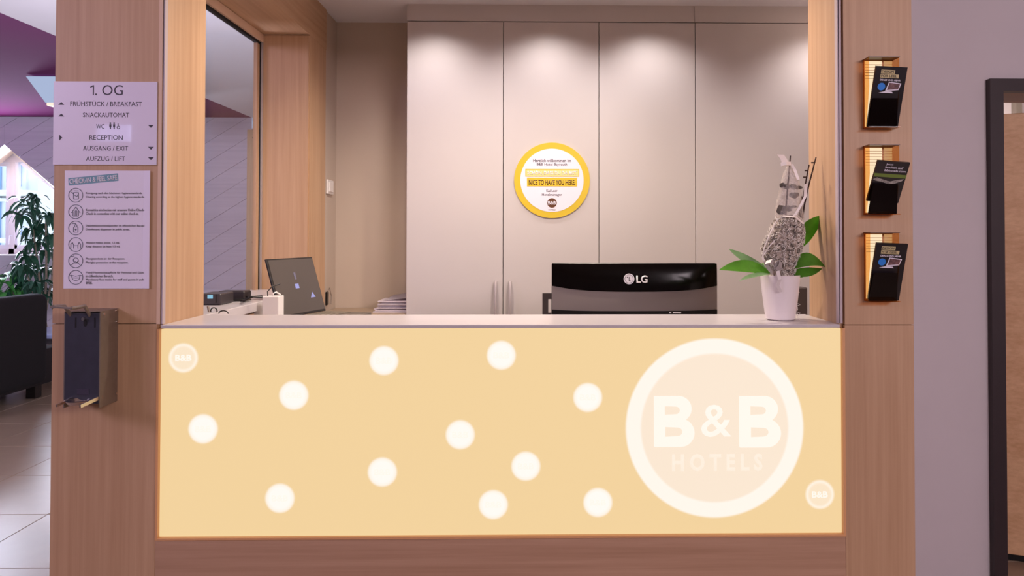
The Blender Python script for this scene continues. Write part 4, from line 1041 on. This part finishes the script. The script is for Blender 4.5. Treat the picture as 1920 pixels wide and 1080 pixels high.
# gauze cone up to the knot
b = B(); rows = []; gp = [(412, 1452, 1506), (385, 1455, 1502), (355, 1462, 1500), (330, 1468, 1496), (312, 1474, 1487)]; rnd = random.Random(8)
for (y, l, r) in gp:
    cc_ = W((l + r) / 2, y); rad = (r - l) / 2 * s
    rows.append([b.verts.new((cc_.x + rad * (1 + rnd.uniform(-.12, .12)) * math.cos(2 * PI * k / 20), cc_.y + rad * .7 * math.sin(2 * PI * k / 20), cc_.z)) for k in range(20)])
for A_, Bb in zip(rows, rows[1:]):
    for k in range(20): b.faces.new((A_[k], A_[(k + 1) % 20], Bb[(k + 1) % 20], Bb[k]))
obj('gauze_wrap', b, GAUZE, orc, smooth=True)
for (cx_, cy_, rr, sq) in ((1466, 394, 11, 0.9), (1478, 391, 8, 0.8), (1474, 350, 8, 0.7), (1487, 350, 7, 0.8), (1498, 352, 7, 0.5), (1489, 366, 11, 0.6), (1468, 348, 6, 0.9), (1488, 388, 6, 0.5)):
    pts = []
    for i in range(9):
        an = 2 * PI * i / 9; q = rr * (0.75 + 0.35 * rnd.random()); pts.append((cx_ + q * math.cos(an), cy_ + q * sq * math.sin(an)))
    b = B(); dy = rnd.uniform(-0.02, 0.0)
    vs = [b.verts.new(W(x, y, dy + rnd.uniform(-0.004, 0.004))) for x, y in pts]; f_ = b.faces.new(vs); bmesh.ops.triangulate(b, faces=[f_]); bmesh.ops.solidify(b, geom=b.faces[:], thickness=0.001)
    obj('dry_petal', b, TWIGD, orc)
# dark flower stems with bud nodes
for pts, nodes in (([(1472, 420), (1474, 385), (1478, 340), (1482, 292)], []), ([(1500, 420), (1504, 380), (1510, 345), (1517, 309)], [(1512, 332, -6), (1514, 320, -5)]), ([(1503, 420), (1508, 385), (1517, 345), (1530, 295)], [(1527, 305, -6)]), ([(1496, 420), (1500, 395), (1503, 368)], [])):
    b = B(); tube(b, [W(x, y, 0.012) for x, y in pts], 0.0026, 8, 0.0018)
    for (x, y, dx) in nodes: tube(b, [W(x, y, 0.012), W(x + dx, y, 0.012)], 0.0018, 6)
    obj('stem', b, STEM, orc, smooth=True)
# ribbon: knot, tails, band, bow
b = B(); strip(b, [W(1463, 290, -0.012), W(1469, 298, -0.012), W(1473, 308, -0.012)], 0.020, 0.002, (1, 0.25, 0)); strip(b, [W(1464, 309, -0.016), W(1474, 307, -0.02), W(1482, 307, -0.012)], 0.010, 0.004, (0, 0.3, 1)); obj('ribbon_knot', b, RIBBON, orc)
b = B(); strip(b, [W(1484, 308, -0.012), W(1490, 318, -0.016), W(1497, 337, -0.018)], 0.007, 0.0015, (1, 0, 0.2)); obj('ribbon_tail', b, RIBBON, orc)
b = B(); strip(b, [W(1511, 345, -0.010), W(1510, 368, -0.022), W(1500, 388, -0.026), W(1490, 404, -0.026)], 0.009, 0.0015, (1, 0, 0.3)); obj('ribbon_tail', b, RIBBON, orc)
b = B(); strip(b, [W(1507, 420, -0.020), W(1492, 407, -0.032), W(1468, 405, -0.032), W(1455, 415, -0.026), W(1443, 440, -0.034), W(1433, 465, -0.030), W(1430, 482, -0.026), W(1436, 500, -0.030)], 0.007, 0.0012, (0.7, 0.5, 0.4)); obj('ribbon_band', b, RIBBON, orc)
b = B(); strip(b, [W(1432, 478, -0.036), W(1444, 460, -0.040), W(1452, 452, -0.042)], 0.006, 0.0012, (0.3, 0, 1)); obj('ribbon_band', b, RIBBON, orc)
silver = plain('silver_ribbon', '#b8b0b0', 0.35, 0.3)
b = B(); strip(b, [W(1452, 514, -0.038), W(1441, 502, -0.046), W(1436, 492, -0.050), W(1446, 489, -0.052), W(1456, 500, -0.046)], 0.014, 0.0012, (0.5, 0.5, 0.6)); obj('bow_loop', b, silver, orc)
b = B(); strip(b, [W(1454, 508, -0.046), W(1456, 494, -0.054), W(1464, 491, -0.056), W(1463, 500, -0.056), W(1456, 506, -0.05)], 0.015, 0.0012, (0.6, 0.5, -0.5)); obj('bow_loop', b, silver, orc)
b = B(); strip(b, [W(1458, 508, -0.050), W(1462, 524, -0.054), W(1458, 536, -0.054), W(1464, 548, -0.052)], 0.010, 0.001, (1, 0.2, 0.2)); obj('ribbon_tail', b, plain('sheer_ribbon', '#cfc4c2', 0.4), orc)
# trailing curls of gauze down the side of the pot
b = B(); rnd = random.Random(21)
for i in range(9):
    x, y = 1490 + rnd.uniform(-4, 6), 520 + i * 8; pts = []
    for k in range(5): pts.append(W(x + rnd.uniform(-5, 9), y + k * 3.5 + rnd.uniform(-2, 2), -0.025 + rnd.uniform(-0.006, 0.006)))
    tube(b, pts, 0.0006, 4)
o = obj('gauze_curls', b, RIBBON, orc); o['kind'] = 'stuff'
# leaves
for pts, wpx, mat, side, sh in (
        (((1444, 512, -0.01), (1398, 500, -0.03), (1349, 506, -0.03)), 25, LEAF, (0, 0.62, 0.78), 0.9),
        (((1444, 508, 0.01), (1400, 487, 0.03), (1367, 467, 0.04)), 17, LEAFP, (0.3, 0.5, 0.7), 0.9),
        (((1444, 514, -0.02), (1412, 517, -0.05), (1386, 527, -0.06)), 11, LEAFP, (0, 0.8, 0.5), 0.9),
        (((1482, 503, -0.01), (1515, 487, -0.03), (1547, 500, -0.03)), 25, LEAF, (0, 0.5, 0.85), 0.85),
        (((1482, 511, 0.0), (1512, 511, -0.02), (1541, 504, -0.01)), 18, LEAF, (0, 0.6, 0.8), 0.9),
        (((1498, 466, 0.01), (1517, 432, 0.025), (1545, 403, 0.03)), 30, LEAF, (0.75, 0.3, -0.6), 0.9),
        (((1484, 516, 0.0), (1497, 518, -0.02), (1509, 518, -0.02)), 7, LEAF, (0, 0.7, 0.7), 0.9),
        (((1470, 514, 0.02), (1440, 500, 0.06), (1410, 508, 0.09)), 20, LEAF, (0, 0.8, 0.5), 0.9)):
    b = leaf(B(), [W(*q) for q in pts], wpx * s * 1.15, 0.0018, side, 0.15, 12, sh); obj('leaf', b, mat, orc, smooth=True)

# ================================================================== LOUNGE FURNITURE
# sofa seen from its end
so = thing('sofa', 'dark brown sofa in the lounge past the oak pillar', 'sofa', (-5.0, 4.2, 0))
sx1 = -4.24
obj('armrest', box(B(), sx1 - 0.20, sx1, 3.55, 4.66, 0.12, 0.905, 0.07, 4), SOFA, so, smooth=True)
obj('armrest', box(B(), sx1 - 2.0, sx1 - 1.8, 3.55, 4.66, 0.12, 0.905, 0.07, 4), SOFA, so, smooth=True)
obj('backrest', box(B(), sx1 - 1.80, sx1 - 0.20, 3.56, 3.80, 0.30, 0.90, 0.06, 4), SOFA, so, smooth=True)
obj('seat_base', box(B(), sx1 - 1.98, sx1 - 0.03, 3.58, 4.84, 0.11, 0.42, 0.02, 2), SOFAR, so, smooth=True)
for k in range(2): obj('seat_cushion', box(B(), sx1 - 1.78 + 0.79 * k, sx1 - 1.0 + 0.79 * k, 3.80, 4.84, 0.42, 0.55, 0.04, 3), SOFA, so, smooth=True)
for xx in (sx1 - 0.14, sx1 - 1.9):
    for yy in (3.68, 4.56): obj('leg', box(B(), xx, xx + 0.08, yy, yy + 0.08, 0.0005, 0.112), BLACK, so)
# low table behind the sofa
tp = P(92, 618, 5.3)
tb = thing('side_table', 'small pale side table behind the sofa', 'table', (tp.x, 5.4, 0))
obj('table_top', box(B(), tp.x - 0.25, tp.x + 0.35, 4.95, 5.50, tp.z - 0.04, tp.z, 0.004), plain('table_pale', '#a9b4dc', 0.3), tb)
for xx in (tp.x - 0.23, tp.x + 0.29):
    for yy in (4.97, 5.44): obj('leg', box(B(), xx, xx + 0.04, yy, yy + 0.04, 0.0005, tp.z - 0.041), BLACK, tb)
obj('shelf', box(B(), tp.x - 0.22, tp.x + 0.28, 5.00, 5.46, tp.z - 0.28, tp.z - 0.10, 0.004), plain('table_box', '#a89a96', 0.5), tb)

# tall leafy plant by the dormer window
YB = 5.75; sp_ = SC(YB)
base = P(80, 600, YB)
pl = thing('potted_palm', 'tall leafy plant in front of the dormer window behind the sofa', 'plant', (base.x, YB, 0))
b = B(); lathe(b, [(0.13, 0.001), (0.18, 0.32), (0.19, 0.36), (0.17, 0.36), (0.16, 0.33)], base.x, YB, 28); obj('planter', b, plain('planter_brown', '#5a4034', 0.6), pl, smooth=True)
rnd = random.Random(17)
canes = [((88, 640), (87, 520), (86, 400)), ((80, 640), (66, 560), (48, 505)), ((84, 640), (74, 520), (62, 430)), ((90, 640), (98, 520), (106, 415)), ((78, 640), (40, 570), (12, 530))]
for cp in canes:
    b = B(); q = [P(x, y, YB) for x, y in cp]; q[0].z = 0.33; q[0].x = base.x + rnd.uniform(-0.06, 0.06)
    tube(b, q, 0.013, 8, 0.008); obj('cane', b, CANE, pl, smooth=True)
# leaf whorls (centre px, count, size px, light?)
whorls = [((46, 378), 9, 34, 0), ((62, 392), 10, 34, 0), ((40, 405), 8, 30, 0), ((76, 420), 10, 34, 0), ((58, 430), 10, 32, 0), ((90, 405), 9, 32, 0), ((70, 372), 7, 30, 0), ((96, 440), 9, 34, 0),
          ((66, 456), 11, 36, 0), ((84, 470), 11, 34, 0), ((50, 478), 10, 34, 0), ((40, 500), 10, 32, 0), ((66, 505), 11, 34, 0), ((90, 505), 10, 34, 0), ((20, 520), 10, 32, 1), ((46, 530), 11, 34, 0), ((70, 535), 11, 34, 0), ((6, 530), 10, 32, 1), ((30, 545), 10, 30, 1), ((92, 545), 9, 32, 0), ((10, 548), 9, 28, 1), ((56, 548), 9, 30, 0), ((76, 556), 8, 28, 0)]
for (cx_, cy_), n, L_, lt_ in whorls:
    cpt = P(cx_, cy_, YB + rnd.uniform(-0.18, 0.18))
    for i in range(int(n * 1.3)):
        an = rnd.uniform(0, 2 * PI); el = rnd.uniform(-0.9, 0.35); ll = L_ * sp_ * rnd.uniform(0.7, 1.15)
        d = Vector((math.cos(an) * math.cos(el), 0.7 * math.sin(an) * math.cos(el), math.sin(el)))
        p1 = cpt + d * ll * 0.55 + Vector((0, 0, 0.02)); p2 = cpt + d * ll + Vector((0, 0, -0.05 - 0.03 * rnd.random()))
        side = d.cross(Vector((0, 0, 1))); side = side.normalized() if side.length > 0.01 else Vector((1, 0, 0))
        side = (side + Vector((0, 0, rnd.uniform(-0.6, 0.6)))).normalized()
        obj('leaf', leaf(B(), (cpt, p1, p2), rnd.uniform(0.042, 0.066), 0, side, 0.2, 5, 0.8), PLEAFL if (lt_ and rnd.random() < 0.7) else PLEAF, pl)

# lounge ceiling lamp (square, tapering, glowing)
def lamp_fix(cx_, cy_, label):
    t = thing('ceiling_lamp', label, 'lamp', (cx_, cy_, HC - 0.24), group='square lounge ceiling lamps')
    b = B(); r_ = [[b.verts.new((cx_ + sx * k, cy_ + sy * k, z)) for sx, sy in ((-1, -1), (1, -1), (1, 1), (-1, 1))] for k, z in ((0.47, HC - 0.015), (0.46, HC - 0.035), (0.375, HC - 0.21))]
    for A_, Bb in zip(r_, r_[1:]):
        for k in range(4): b.faces.new((A_[k], A_[(k + 1) % 4], Bb[(k + 1) % 4], Bb[k]))
    b.faces.new(r_[0]); bmesh.ops.recalc_face_normals(b, faces=b.faces[:]); obj('shade', b, LAMPSH, t)
    obj('diffuser', box(B(), cx_ - 0.37, cx_ + 0.37, cy_ - 0.37, cy_ + 0.37, HC - 0.235, HC - 0.21, 0.005), LAMPB, t)
    obj('mount', box(B(), cx_ - 0.2, cx_ + 0.2, cy_ - 0.2, cy_ + 0.2, HC - 0.0145, HC - 0.0005), WHITEP, t)
lamp_fix(-3.66, 4.62, 'square tapered glowing lamp under the violet lounge ceiling')
q = P(102, 74, 3.2)
sd = thing('smoke_detector', 'small white detector on the ceiling edge by the oak pillar', 'detector', (-3.10, 3.05, HC))
b = B(); lathe(b, [(0.03, HC - 0.045), (0.05, HC - 0.03), (0.055, HC - 0.0006)], -3.10, 3.05, 24); obj('housing', b, WHITEP, sd, smooth=True)
b = B(); lathe(b, [(0.02, HC - 0.058), (0.026, HC - 0.0455)], -3.10, 3.05, 20); obj('sensor', b, WHITEP, sd, smooth=True)
